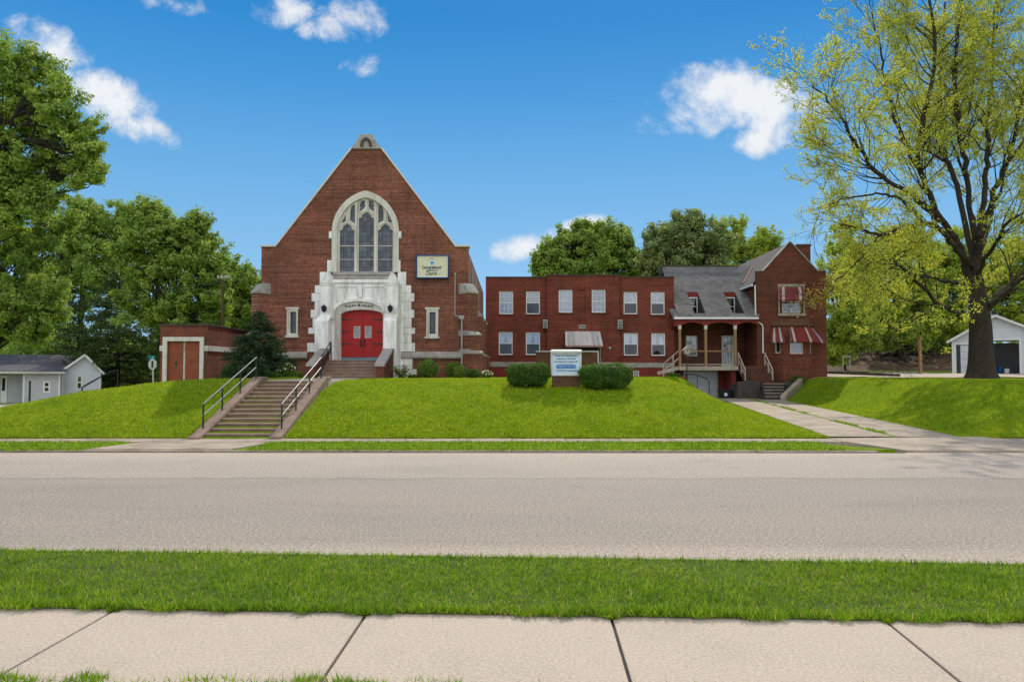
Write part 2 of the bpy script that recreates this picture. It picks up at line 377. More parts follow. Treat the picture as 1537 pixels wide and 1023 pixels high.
def asphalt():
    m,t,b,o=nt('worn_road_asphalt')
    g=N(t,'NewGeometry'); s=N(t,'SeparateXYZ'); L(t,g.outputs['Position'],s.inputs[0])
    wob=noise(t,.35,4); wm=N(t,'Math',operation='MULTIPLY_ADD'); L(t,wob,wm.inputs[0]); wm.inputs[1].default_value=.7; L(t,s.outputs[1],wm.inputs[2])
    mr=N(t,'MapRange'); L(t,wm.outputs[0],mr.inputs[0]); mr.inputs[1].default_value=8.; mr.inputs[2].default_value=20.
    lane=ramp(t,mr.outputs[0],[(0,(.46,.385,.30)),(.075,(.44,.37,.295)),(.115,(.35,.302,.248)),(.3,(.335,.29,.242)),(.545,(.34,.296,.25)),(.56,(.29,.25,.205)),(.572,(.385,.335,.28)),(.8,(.41,.355,.29)),(.94,(.47,.395,.31))])
    c=mixc(t,1.,lane,ramp(t,noise(t,.55,7,.72,pos(t,(.35,1,1))),[(.28,(.88,.89,.9)),(.5,g3(1)),(.75,(1.07,1.06,1.05))]),'MULTIPLY')
    c=mixc(t,1.,c,ramp(t,noise(t,70,3,.8),[(.34,g3(.22)),(.5,g3(1)),(.68,g3(1.9))]),'MULTIPLY')
    c=mixc(t,1.,c,ramp(t,noise(t,24,4,.85),[(.36,g3(.55)),(.64,g3(1.4))]),'MULTIPLY')
    # long cracks running with the road
    v=pos(t,(.16,1.,1.)); vo=N(t,'TexVoronoi',feature='DISTANCE_TO_EDGE'); vo.inputs['Scale'].default_value=.42
    nd=N(t,'TexNoise'); nd.inputs['Scale'].default_value=1.4; nd.inputs['Detail'].default_value=6; L(t,v,nd.inputs[0])
    vm=N(t,'VectorMath',operation='MULTIPLY_ADD'); L(t,nd.outputs['Color'],vm.inputs[0]); vm.inputs[1].default_value=(.5,.5,0); L(t,v,vm.inputs[2]); L(t,vm.outputs[0],vo.inputs['Vector'])
    c=mixc(t,ramp(t,vo.outputs['Distance'],[(.0,g3(.2)),(.003,g3(.1)),(.006,g3(0))]),c,(.15,.13,.115))
    L(t,c,b.inputs['Base Color']); b.inputs['Roughness'].default_value=.9; b.inputs['Specular IOR Level'].default_value=.2
    bump(t,b,noise(t,110,3,.8),.7,.012); return m
K['road']=asphalt()
# ================================================================ the setting
def ss(a,b,x):
    t=np.clip((x-a)/(b-a),0,1); return t*t*(3-2*t)
def XL(y): return 9.0+.165*(y-21.7)
def XR(y): return 12.7+.164*(y-21.7)
def height(x,y):
    x=np.asarray(x,float); y=np.asarray(y,float)
    t=(y-21.9)/5.4
    f=np.where(t<.7,np.maximum(t,0),np.where(t>1.3,1,t-(t-.7)**2/1.2))
    top=1.52*f-.25*ss(44,60,y)
    lowb=.1-.55*ss(22.5,34,y)
    S=ss(-24.2,-11.8,x)
    z=lowb+(.1+top-lowb)*S
    # driveway cut
    fl=.10+0*y
    xl=XL(y); xl=np.where(y>47,xl-(xl-12.2)*ss(47,52,y),xl)
    wl=4.8-2.6*ss(43,51,y)
    dl=ss(0,1,(xl-x)/wl)
    wr=4.8-1.7*ss(34,44,y)
    dr=ss(0,1,(x-XR(y))/wr)
    k=np.maximum(dl,dr)
    topr=.1+1.50*f-.10*ss(30,40,y)
    zz=np.where(x>XR(y),topr,z)
    z=np.where(y<60,fl+(zz-fl)*k,z)
    # rear right: the alley climbs, then a bank of earth
    a=ss(20,24,x)
    z=z+a*np.clip((y-47)*.022,0,.62)+ss(74,90+2*np.sin(x*.6),y)*(1.7+.55*np.sin(x*.55+.6)+.25*np.sin(x*1.7+y*.8))*ss(30,38,x)*(1-ss(60,90,x))
    z=z+(.022*np.sin(x*1.7+y*.9)*np.sin(y*1.3)+.03*np.sin(x*.63+1.1)*np.sin(y*.8+x*.21)+.012*np.sin(x*3.9)*np.sin(y*3.3+x))*ss(22.3,24.5,y)*k**2
    z=np.where(y<21.86,-.12,z)
    z=z*(1-ss(130,200,y))+.8*ss(130,200,y)
    return z
xs=np.unique(np.concatenate([np.array([-700,-400,-250,-160,-110,-80,-60,-48,-40,-35,-32]),np.arange(-30,5,.5),np.arange(5,24,.2),np.arange(24,60,1.),np.array([62,70,80,95,120,160,250,400,700])]))
ys=np.unique(np.concatenate([np.array([-120,-60,-20,0,10,18,21.85]),np.arange(21.9,30,.25),np.arange(30,60,.5),np.arange(60,100,1.5),np.array([105,115,130,150,180,200,260,350,500,800])]))
GX,GY=np.meshgrid(xs,ys); GZ=height(GX,GY)
nx,ny=len(xs),len(ys)
gv=np.stack([GX,GY,GZ],-1).reshape(-1,3)
gf=[(j*nx+i,j*nx+i+1,(j+1)*nx+i+1,(j+1)*nx+i) for j in range(ny-1) for i in range(nx-1)]
b=MB(); b.v=[tuple(p) for p in gv]; b.f=[list(f) for f in gf]; b.m=[0]*len(gf)
# earth material where the bank of leaf litter rises
for n,(j,i) in enumerate((j,i) for j in range(ny-1) for i in range(nx-1)):
    if xs[i]>25 and xs[i]<75 and ys[j]>74 and ys[j]<125: b.m[n]=1
ground=b.build('ground',[K['grass'],K['clay']],smooth=False)
for p in ground.data.polygons: p.use_smooth=True
tag(ground,kind='structure')
def hz(x,y): return float(height(x,y))
def sheet(name,poly,z,m,seg=None):
    b=MB(); b.prism_z([(x,y) for x,y in poly],z-.3,z); o=b.build(name,m); return tag(o,kind='structure')
def lin(x,xa,ya,xb,yb): return ya+(yb-ya)*(x-xa)/(xb-xa)
BIG=90
def e1(x): return lin(x,-3.9,8.25,3.9,7.8)       # near road edge
def e2(x): return 18.93-.006*x                     # far kerb line
def s_far(x): return lin(x,-4.4,6.42,4.05,6.03)   # near walk, far edge
def s_near(x): return lin(x,-3.4,5.0,3.4,4.83)
sheet('road',[(-BIG,e1(-12)+.6),(-12,e1(-12)),(0,e1(0)),(12,e1(12)),(BIG,e1(12)-.6),(BIG,e2(BIG)),(-BIG,e2(-BIG))],0,K['road'])
# near verge (earth under the grass)
sheet('verge',[(-BIG,s_far(-12)),(-12,s_far(-12)),(12,s_far(12)),(BIG,s_far(12)),(BIG,e1(12)-.6-.004),(12,e1(12)-.004),(0,e1(0)-.004),(-12,e1(-12)-.004),(-BIG,e1(-12)+.596)],.075,K['soil'])
# near walk: slabs with open joints
def jx(k): return -.60+1.73*k
jl=[(-9.4,-9.2),( -7.3,-7.1)]
tops=[-10.5,-8.0,-5.6,Xf(165,6.27,922),Xf(550,6.25,928),Xf(918,6.15,935),Xf(1332,6.05,940),5.6,8.0,10.4]
bots=[-9.8,-7.4,-5.0,Xf(0,5.02,1015),Xf(485,4.98,1020),Xf(945,4.9,1023),Xf(1437,4.9,1023),4.9,7.3,9.7]
for i in range(len(tops)-1):
    g=.011
    xa,xb,xc,xd=bots[i]+g,bots[i+1]-g,tops[i+1]-g,tops[i]+g
    pts=[(xa,s_near(xa)-.16),(xb,s_near(xb)-.16),(xc,s_far(xc)+.03),(xd,s_far(xd)+.03)]
    b=MB(); b.prism_z(pts,-.1,.05); tag(b.build('sidewalk',K['concrete'],bevel=.008),kind='structure')
sheet('sidewalk_bed',[(-12,4.7),(12,4.6),(12,6.1),(-12,6.7)],.022,K['concrete_dark'])
sheet('near_lawn',[(-BIG,-40),(BIG,-40),(BIG,4.85),(12,4.68),(3.4,4.66),(-3.4,4.84),(-12,5.1),(-BIG,5.3)],.036,K['grass'])
# far side: kerb, verge, walk
kb=MB()
for i in range(-14,16):
    x0=i*3.0+.01; x1=x0+2.98
    if x1<9.9+1.0 or x0>21: kb.box(x0,x1,e2(x0)-.005,e2(x0)+.15,-.1,.048+.006*math.sin(i*2.3))
tag(kb.build('kerb',K['concrete_old'],bevel=.015),kind='structure')
sheet('far_verge',[(-BIG,19.085),(-10.6,19.08),(-10.1,20.95),(-BIG,20.95)],.055,K['grass'])
sheet('far_verge',[(-6.9,19.08),(9.5,19.03),(7.9,20.95),(-6.4,20.95)],.055,K['grass'])
sheet('far_verge',[(16.2,19.0),(BIG,18.6),(BIG,20.95),(14.6,20.95)],.055,K['grass'])
sheet('step_apron',[(-10.55,19.1),(-6.95,19.1),(-6.45,20.95),(-10.05,20.95)],.07,K['concrete_old'])
wb=MB()
x=-60.
while x<62:
    wb.box(x+.008,x+1.49,20.96,21.88,-.1,.085+.004*math.sin(x*3)); x+=1.5
tag(wb.build('far_sidewalk',K['concrete_old'],bevel=.01),kind='structure')
b=MB(); b.prism_z([(-60,e2(-60)-.10),(9.6,e2(9.6)-.10),(9.6,e2(9.6)-.008),(-60,e2(-60)-.008)],-.1,.004); tag(b.build('gutter',K['concrete_dark']),kind='structure')
# driveway: two concrete tracks with a grassed strip
def strip(name,f0,f1,y0,y1,z,m,n=14,seed=0):
    vs=[];fs=[]
    for i in range(n+1):
        y=y0+(y1-y0)*i/n; zz=z+.02*(y-22)/20
        for f in (f0,f1):
            X=XL(y)+(XR(y)-XL(y))*f; vs+= [(X,y,zz),(X,y,zz-.25)]
    for i in range(n):
        a=i*4; fs+= [(a,a+2,a+6,a+4),(a+1,a+5,a+7,a+3),(a,a+4,a+5,a+1),(a+2,a+3,a+7,a+6)]
    b=MB(); b.add(vs,fs); return tag(b.build(name,m),kind='structure')
strip('driveway',.0,.492,21.95,52.8,.135,K['concrete_old'])
strip('driveway',.528,1.0,21.95,52.8,.135,K['concrete_old'])
strip('driveway_grass_strip',.492,.528,21.95,52.8,.128,K['grass'])
b=MB(); b.hexa([(9.75,19.02,-.2),(16.1,19.0,-.2),(13.2,21.945,-.2),(8.85,21.945,-.2)],[(9.75,19.02,.045),(16.1,19.0,.035),(13.2,21.945,.137),(8.85,21.945,.09)]); tag(b.build('driveway_apron',K['concrete_old']),kind='structure')
sheet('garage_court',[(11.3,47.6),(14.0,47.6),(15.0,52.9),(17.5,53.5),(17.5,57),(11.3,57)],.13,K['concrete_old'])
# path from the lawn steps to the church door
b=MB(); b.prism_z([(-9.1,27.2),(-6.5,27.2),(-6.2,36.1),(-9.4,36.1)],1.3,1.655); tag(b.build('path',K['concrete'],bevel=.01),kind='structure')
# side street on the far left and the alley on the right
def drape(name,pts,w,dz,m):
    vs=[];fs=[]
    P=[Vector((p[0],p[1],0)) for p in pts]; Q=[]
    for i in range(len(P)-1):
        for k in range(8): Q.append(P[i].lerp(P[i+1],k/8))
    Q.append(P[-1])
    for i,p in enumerate(Q):
        d=(Q[min(i+1,len(Q)-1)]-Q[max(i-1,0)]).normalized(); nrm=Vector((-d.y,d.x,0))
        for k in range(5):
            q=p+nrm*w*(k/4-.5); vs.append((q.x,q.y,hz(q.x,q.y)+dz))
    for i in range(len(Q)-1):
        for k in range(4): fs.append((i*5+k,i*5+k+1,i*5+k+6,i*5+k+5))
    b=MB(); b.add(vs,fs); return tag(b.build(name,m,smooth=True),kind='structure')
drape('side_street',[(-37,15),(-36,45),(-34.5,52),(-33,75),(-32,120)],5.,.05,K['concrete'])
drape('alley',[(22.3,57.5),(28,55.5),(36,54.6),(70,54)],13.,.06,K['concrete'])
drape('alley',[(21,74),(27,70),(33,65.5),(36,62.5)],5,.075,K['concrete_old'])
# ================================================================ the church
F=Pl(40.6); fx=lambda p:F.x(p,450); fz=F.z
AX=fx(546.5)                                  # axis of the door and gable
church=thing('church',(AX,40.6,1.6),'red brick gabled church with arched stone window and red double doors','church')
gz0=.9
xl,xr=fx(391.5),fx(703)
zs=fz(370.5); zap=fz(203.5)
outline=[(xl,gz0),(xr,gz0),(xr,zs),(fx(683.5),zs),(fx(556.5),zap),(fx(540.5),zap),(fx(413),zs),(xl,zs)]
# --- openings
wxc=fx(548); wz0=fz(408.5)
def archhole(xc,half,z0,zsp,rise,n=12): return [(xc-half,z0)]+arch(xc,half,zsp,rise,n)+[(xc+half,z0)]
o_half=(fx(598)-fx(497.3))/2; z_sp=fz(348); o_rise=fz(286.5)-z_sp
i_half=o_half*.845; i_rise=fz(296.5)-z_sp
h_win=archhole(wxc,o_half-.08,wz0,z_sp,o_rise-.08)
def rect(x0,x1,z0,z1): return [(x0,z0),(x0,z1),(x1,z1),(x1,z0)]
lan=[(fx(436.8),fx(445.4),fz(500),fz(468)),(fx(645),fx(654),fz(501),fz(468.5))]
dx0,dx1=fx(511.8),fx(574.3); dz0=2.55; dzs=fz(473); dza=fz(465)
h_door=[(dx0-.05,dz0)]+[(x,z) for x,z in lowarch((dx0+dx1)/2,(dx1-dx0)/2+.05,dzs,dza-dzs+.06,12)]+[(dx1+.05,dz0)]
b=MB(); b.plate(outline,[h_win,h_door]+[rect(*l) for l in lan],40.6,41.15)
b.box(xl,xl+.45,41.15,62,gz0,zs-.25); b.box(xr-.45,xr,41.15,62,gz0,zs-.25)
back=[(xl+.45,gz0),(xr-.45,gz0),(xr-.45,zs-1.1),(AX,zap-1.7),(xl+.45,zs-1.1)]
b.prism_y(back,61.5,61.95)
b.build('wall',K['brick'],church)
b=MB()
for s in (-1,1):
    xe=(xl if s<0 else xr)
    b.prism_y([(xe-s*.46,zs-1.0),(xe-s*.46,zs-.8),(AX,zap-1.2),(AX,zap-1.45)],41.16,62.2)
b.build('roof',K['roof_dark'],church)
# coping along the rakes and shoulders
b=MB()
def rake(p,q,w,y0,y1):
    d=Vector((q[0]-p[0],q[1]-p[1])).normalized(); n=Vector((-d.y,d.x)); n=n if n.y>0 else -n
    b.prism_y([(p[0],p[1]),(p[0]+n.x*w,p[1]+n.y*w),(q[0]+n.x*w,q[1]+n.y*w),(q[0],q[1])],y0,y1)
rake((fx(413),zs),(fx(527),fz(222.5)),.085,40.53,41.2); rake((fx(683.5),zs),(fx(570),fz(222.5)),.085,40.53,41.2)
b.box(xl-.05,fx(413.5),40.5,41.22,zs+.002,zs+.10); b.box(fx(683),xr+.05,40.5,41.22,zs+.002,zs+.10)
b.each('gable_coping',K['coping_light'],church)
b=MB(); b.prism_y([(fx(525.5),fz(224)),(fx(571),fz(224)),(fx(557),fz(202)),(fx(540),fz(202))],40.50,41.25)
cap=b.build('gable_cap_stone',K['stone_grey'],church,bevel=.03)
b=MB(); b.prism_y([(fx(539),fz(221)),(fx(541.5),fz(212)),(fx(545),fz(208.5)),(fx(548.3),fz(207)),(fx(551.5),fz(208.5)),(fx(555),fz(212)),(fx(557.5),fz(221)),(fx(553),fz(221)),(fx(552),fz(214)),(fx(548.3),fz(211.5)),(fx(544.5),fz(214)),(fx(543.5),fz(221))],40.44,40.50)
b.build('carving',K['concrete_dark'],cap)
# --- great window
b=MB()
b.plate(archhole(wxc,o_half,wz0,z_sp,o_rise,14),[archhole(wxc,i_half,wz0+.02,z_sp,i_rise,14)],40.50,40.85)
b.build('window_surround',K['stone_warm'],church)
win=MB()
zp=lambda y:fz(270+y/6.82); xp=lambda x:fx(480+x/6.82)
def light(x0,x1,ybot,ysp,yap):
    xc=(x0+x1)/2; h=(x1-x0)/2; r=ysp-yap
    prof=[(-1,0),(-.97,.12),(-.86,.26),(-.60,.30),(-.66,.46),(-.55,.66),(-.34,.84),(-.12,.95),(0,1.08),(.12,.95),(.34,.84),(.55,.66),(.66,.46),(.60,.30),(.86,.26),(.97,.12),(1,0)]
    return [(xp(x0),zp(ybot))]+[(xp(xc+h*a),zp(ysp-r*c)) for a,c in prof]+[(xp(x1),zp(ybot))]
def poly(pts): return [(xp(x),zp(y)) for x,y in pts]
holes=[light(197,346,944,525,452),light(392,546,944,402,330),light(588,740,944,525,452)]
cl=[(400,245),(412,232),(404,222),(430,208),(440,214),(455,200),(452,250),(458,262),(444,288),(426,306),(404,318),(398,300),(408,282),(398,262)]
sl=[(304,300),(316,285),(308,276),(330,258),(340,264),(352,245),(356,330),(354,440),(330,430),(300,405),(302,330)]
so=[(214,440),(218,420),(228,400),(236,394),(244,372),(256,352),(256,420),(246,424),(230,434)]
mir=lambda P:[(946-x,y) for x,y in P]
holes+=[poly(cl),poly(mir(cl)),poly(sl),poly(mir(sl)),poly(so),poly(mir(so))]
win.plate(archhole(wxc,i_half+.06,wz0+.005,z_sp,i_rise+.06,14),holes,40.66,40.80)
# raised mullions and the labels over the lights
for x in (365,565): win.box(xp(x-11),xp(x+11),40.56,40.659,wz0+.01,zp(230))
for (x0,x1,ys,ya) in ((192,352,520,440),(386,552,400,312),(582,746,520,440)):
    A=arch((xp(x0)+xp(x1))/2,(xp(x1)-xp(x0))/2,zp(ys),zp(ya)-zp(ys),7)
    win.tube([(x,40.645,z) for x,z in A],.045,5)
for x in (277,669): win.tube([(xp(x),40.645,zp(430)),(xp(x),40.645,zp(290))],.05,5)
win.tube([(xp(473),40.645,zp(300)),(xp(473),40.645,zp(190))],.05,5)
gwin=win.build('great_window',K['stone_warm'],church)
b=MB(); b.plate(archhole(wxc,i_half+.03,wz0,z_sp,i_rise+.03,12),[],40.74,40.77); b.build('leaded_glass',K['lead_glass'],gwin)
b=MB()
for x0,x1 in ((194,347),(389,547),(585,742)):
    b.box(xp(x0),xp(x1),40.715,40.738,zp(675),zp(667)); b.box(xp(x0),xp(x1),40.725,40.738,zp(812),zp(808))
b.each('glazing_bar',K['white_old'],gwin)
b=MB(); b.prism_x([(40.38,fz(413)),(40.38,fz(410)),(40.62,fz(408)),(40.62,fz(413))],fx(500),fx(589))
b.box(fx(499),fx(587),40.44,40.6,fz(419),fz(413.2)); b.build('window_sill',K['stone_grey'],church,bevel=.01)
# quoins round the window and portal
b=MB()
def qb(x0,x1,y0,y1,pr=40.53): b.box(fx(x0),fx(x1),pr,40.598,fz(y1),fz(y0))
for x0,x1,y0,y1 in ((493,503,347.5,358),(593,602,347.5,358),(491,500,390.5,408),(596,601,390.5,408),
 (480,496,408.3,428),(472.8,498,428.3,439.7),(468,498,440,452.5),(472.8,498,452.8,464.5),(467,498,464.8,477),(463.6,498,492,501),(462.3,498,514.5,528),(470,498,477.3,491.7),
 (597,609.6,408.3,428),(597,617.3,428.3,439.7),(597,622,440,452.5),(597,617.5,452.8,464.5),(597,622,464.8,477),(597,618,477.3,491.7),(597,623.3,492,501),(597,618,501.3,514.2),(597,623.4,514.5,527.5)): qb(x0,x1,y0,y1)
b.box(fx(595),fx(626),40.47,40.598,1.2,fz(554)); b.box(fx(595),fx(620),40.47,40.598,fz(553.7),fz(536))
b.each('quoin',K['stone'],church,bevel=.012)
# --- stone portal between stepped buttresses
P=Pl(39.75); px_=lambda p:P.x(p,480); pz_=P.z
B2=Pl(39.15); bx_=lambda p:B2.x(p,480); bz_=B2.z
b=MB()
jx0,jx1=P.x(498.2),P.x(578.6)
oz0,oza=pz_(462.5),pz_(449)
hole=[(px_(511),2.5)]+lowarch((px_(511)+px_(574.8))/2,(px_(574.8)-px_(511))/2,pz_(473.5),pz_(464.6)-pz_(473.5),16)+[(px_(574.8),2.5)]
outer=[(jx0-.3,1.5),(jx0-.3,pz_(421)),(jx1+.3,pz_(421)),(jx1+.3,1.5)]
b.plate([(jx0-.3,2.2),(jx0-.3,pz_(424.6)),(jx1+.3,pz_(424.6)),(jx1+.3,2.2)],[[(x,max(z,2.21)) for x,z in hole]],39.75,40.58)
b.box(jx0-.2,jx1+.2,39.66,40.585,pz_(424.4),pz_(419.3))
# raised frames and shield on the panel
for xa,xb in ((506,536.5),(544.5,577)):
    for q in ((xa,xb,429.5,430.6),(xa,xa+1.2,430.6,455),(xb-1.2,xb,430.6,446)): b.box(px_(q[0]),px_(q[1]),39.70,39.748,pz_(q[3]),pz_(q[2]))
b.prism_y([(px_(x),pz_(y)) for x,y in ((537.5,430),(543.5,430),(543.5,443),(540.5,447.5),(537.5,443))],39.68,39.748)
# hood mould over the arch
A=lowarch((px_(499.5)+px_(577.5))/2,(px_(577.5)-px_(499.5))/2,pz_(465.5),pz_(448.5)-pz_(465.5),20,.9)
Ai=[(x*.93+(px_(499.5)+px_(577.5))/2*.07,z-.14) for x,z in A]
b.prism_y(A+Ai[::-1],39.60,39.748)
portal=b.build('portal',K['stone'],church,bevel=.01)
b=MB()
A1=lowarch((px_(502.5)+px_(575.5))/2,(px_(575.5)-px_(502.5))/2,pz_(467.5),pz_(453)-pz_(467.5),20,.9)
A2=lowarch((px_(511)+px_(574.8))/2,(px_(574.8)-px_(511))/2+.02,pz_(473.5),pz_(464.3)-pz_(473.5),20)
b.prism_y([(A1[0][0],2.5)]+A1+[(A1[-1][0],2.5),(A2[-1][0],2.5)]+A2[::-1]+[(A2[0][0],2.5)],39.715,39.747)
b.build('arch_moulding',K['stone_warm'],portal)
b=MB()
ac=(px_(502.5)+px_(575.5))/2
for k in (-1,1):
    pts=[(ac+k*u,39.70,pz_(459.3)-.05*u*u+.03*math.sin(u*9)) for u in np.linspace(.12,.72,10)]
    b.tube(pts,.014,5)
    for u in (.2,.34,.5,.68): b.ball((ac+k*u,39.70,pz_(459)-.05*u*u+.03),.05,.02,.035,6,4)
b.ball((ac,39.69,pz_(457.8)),.06,.03,.07,8,5)
b.build('carved_vine',K['concrete_dark'],portal)
for s,(u0,u1,l0,l1,tx) in ((-1,(480.2,498.2,471.8,492.2,490)),(1,(578.8,597.2,575.3,594.8,588))):
    b=MB()
    ux0,ux1=bx_(u0),bx_(u1)
    zb=bz_(425.3); zm0=bz_(482.3); zm1=bz_(474.3)
    b.box(ux0,ux1,39.15,40.59,bz_(478),zb)
    lx0,lx1=Xf(l0,38.8,530),Xf(l1,38.8,530)
    # lower, deeper stage with its weathering slope
    b.hexa([(lx0,38.8,1.3),(lx1,38.8,1.3),(lx1,40.587,1.3),(lx0,40.587,1.3)],[(lx0,38.8,zm0),(lx1,38.8,zm0),(lx1,40.587,zm0),(lx0,40.587,zm0)])
    b.hexa([(lx0,38.8,zm0+.001),(lx1,38.8,zm0+.001),(lx1,40.586,zm0+.001),(lx0,40.586,zm0+.001)],[(ux0,39.14,zm1+.1),(ux1,39.14,zm1+.1),(ux1,40.586,zm1+.1),(ux0,40.586,zm1+.1)])
    # gablet
    tz=bz_(407); xc=(ux0+ux1)/2
    b.prism_y([(ux0-.03,zb),(ux1+.03,zb),(xc,tz)],39.10,40.2)
    b.prism_y([(ux0-.02,zb-.10),(ux1+.02,zb-.10),(ux1+.02,zb-.001),(ux0-.02,zb-.001)],39.12,40.59)
    bt=b.build('portal_buttress',K['stone'],church,bevel=.015)
    b=MB()
    b.bar((ux0+.06,39.085,zb+.05),(xc,39.085,tz-.05),.03,.05); b.bar((ux1-.06,39.085,zb+.05),(xc,39.085,tz-.05),.03,.05)
    b.build('gablet_moulding',K['stone'],bt)
# --- doors
dm=(px_(511)+px_(574.8))/2; dh=(px_(574.8)-px_(511))/2-.005
top=lowarch(dm,dh,pz_(473.8),pz_(464.9)-pz_(473.8),24)
db=2.72
for s in (-1,1):
    pts=[(x,z) for x,z in top if (x-dm)*s>=-1e-6]
    pts=sorted(pts,key=lambda q:q[0]*s)
    pts[0]=(dm+s*.008,pts[0][1]); edge=pts[-1][0]
    pl=[(dm+s*.008,db)]+pts+[(edge,db)]
    gx0,gx1=sorted((dm+s*.155,dm+s*.43)); gz0_,gz1_=pz_(505.8),pz_(490)
    b=MB(); b.plate(pl,[rect(gx0,gx1,gz0_,gz1_)],40.02,40.09)
    for k in range(1,6):
        x=dm+s*dh*k/6
        if not gx0-.02<x<gx1+.02: b.box(x-.004,x+.004,40.016,40.021,db+.04,pz_(478))
    d=b.build('church_door',K['door_red'],church)
    b=MB(); b.box(gx0,gx1,40.045,40.06,gz0_,gz1_); pn=b.build('door_light',K['lead_white'],d)
    b=MB()
    for k in range(-3,6):
        for q in (-1,1):
            x0=gx0+(gx1-gx0)*k/3.
            a=(x0,40.04,gz0_); c=(x0+q*(gx1-gx0)*1.0,40.04,gz1_)
            # clip to the opening
            t0=max(0,min(1,((gx0 if q>0 else gx1)-a[0])/(c[0]-a[0]))); t1=max(0,min(1,((gx1 if q>0 else gx0)-a[0])/(c[0]-a[0])))
            if t1>t0+.02:
                A_=Vector(a).lerp(Vector(c),t0); B_=Vector(a).lerp(Vector(c),t1); b.bar(A_,B_,.012,.012)
    b.build('lead_lattice',K['black_metal'],pn)
    b=MB(); b.box(gx0-.03,gx1+.03,40.008,40.019,gz0_-.03,gz0_); b.box(gx0-.03,gx1+.03,40.008,40.019,gz1_,gz1_+.03); b.box(gx0-.03,gx0,40.008,40.019,gz0_,gz1_); b.box(gx1,gx1+.03,40.008,40.019,gz0_,gz1_)
    b.build('light_trim',K['white_old'],d)
    for yy,ln in ((479,.62),(497,.40),(516,.60)):
        b=MB(); z=pz_(yy); ex=dm+s*(dh-.03)
        b.prism_y([(ex,z-.035),(ex-s*ln*.75,z-.018),(ex-s*ln*.85,z-.035),(ex-s*ln,z),(ex-s*ln*.85,z+.035),(ex-s*ln*.75,z+.018),(ex,z+.035)],40.0,40.018)
        b.ball((ex-s*.09,40.0,z),.05,.02,.055,8,5)
        b.build('strap_hinge',K['black_metal'],d)
    b=MB(); hx=dm+s*.09; b.tube([(hx,40.0,pz_(519.5)),(hx,39.95,pz_(518)),(hx,39.95,pz_(510)),(hx,40.0,pz_(508.5))],.02,6); b.box(hx-.035,hx+.035,40.005,40.018,pz_(520),pz_(508)); b.build('door_handle',K['black_metal'],d)
b=MB(); b.box(dm-dh,dm+dh,40.0,40.1,2.5,db-.012); b.build('kick_plate',K['teal_plate'],church)
# --- lancet windows
for (a,c,z0,z1),(fa,fc,fz0,fz1) in zip(lan,((429.5,449.5,506.6,461),(638.2,659.8,508,461.3))):
    b=MB(); X0,X1=fx(fa)+.06,fx(fc)-.06; Z0,Z1=fz(fz0),fz(fz1)
    b.plate(rect(X0,X1,Z0+.12,Z1-.11),[rect(a,c,z0,z1)],40.52,40.72)
    b.box(fx(fa),fx(fc),40.46,40.7,Z0,Z0+.118); b.box(fx(fa),fx(fc),40.49,40.7,Z1-.108,Z1)
    w=b.build('lancet_window',K['stone_warm'],church,bevel=.01)
    b=MB(); b.box(a-.02,c+.02,40.66,40.69,z0-.02,z1+.02); b.build('lancet_glass',K['lead_glass'],w)
# --- water table
b=MB()
for x0,x1 in ((fx(392),fx(463)),(fx(595.5),fx(697))):
    b.prism_x([(40.597,fz(527.5)),(40.40,fz(531)),(40.37,fz(535.5)),(40.42,fz(538)),(40.597,fz(538))],x0,x1)
b.prism_y([(xr+.003,fz(527.5)),(xr+.2,fz(531)),(xr+.22,fz(535.5)),(xr+.17,fz(538)),(xr+.003,fz(538))],40.9,53.9)
b.each('water_table',K['stone_grey'],church)
# --- diagonal corner buttresses
for s in (-1,1):
    cx_=xr if s>0 else xl
    Mx=Matrix.Translation((cx_-s*.25,40.85,0))@Matrix.Rotation(R(45*s),4,'Z')
    b=MB(); b2=MB()
    def stage(yo,z0,z1,zc,w=.34):
        b.box(-w,w,-yo,.1,z0,z1)
        b2.prism_x([(-yo-.05,z1+.001),(-yo-.05,z1+.09),(-yo+.33,zc),(.1,zc),(.1,z1+.001)],-w-.02,w+.02)
    stage(1.12,.9,fz(531),fz(524)); stage(.96,fz(531)+.002,fz(504),fz(496)); stage(.72,fz(503.8),fz(441),fz(425.5))
    b.xform(Mx); b2.xform(Mx)
    bt=b.build('corner_buttress',K['brick'],church); b2.each('buttress_weathering',K['stone_grey'],bt,bevel=.01)
# --- nave side: buttresses, stone framed windows
for y in (45.4,49.6,53.2):
    b=MB(); b2=MB()
    for x1,z0,z1,zc in ((xr+.75,.9,fz(531),fz(526)),(xr+.6,fz(531)+.002,5.2,5.75)):
        b.box(xr-.01,x1,y-.3,y+.3,z0,z1)
        b2.prism_y([(x1+.05,z1+.001),(x1+.05,z1+.09),(xr+.05,zc),(xr-.01,zc),(xr-.01,z1+.001)],y-.32,y+.32)
    bt=b.build('side_buttress',K['brick'],church); b2.each('buttress_weathering',K['stone_grey'],bt)
for y in (43.3,47.5,51.5):
    b=MB(); A=arch(y,.75,5.0,1.0,8); Ai=arch(y,.55,5.0,.75,8)
    b.prism_x([(y-.75,2.9)]+A+[(y+.75,2.9),(y+.55,3.05)]+Ai[::-1]+[(y-.55,3.05)],xr+.002,xr+.14)
    b.box(xr+.002,xr+.22,y-.85,y+.85,2.75,2.9)
    w=b.build('side_window',K['stone_warm'],church)
    b=MB(); b.prism_x([(y-.56,2.92)]+Ai+[(y+.56,2.92)],xr+.002,xr+.05); b.build('side_glass',K['lead_glass'],w)
b=MB()
for y in (44,47.6): b.box(xr+.002,xr+.07,y,y+.5,zs-1.5,zs-.7)
b.each('side_vent',K['stone_grey'],church)
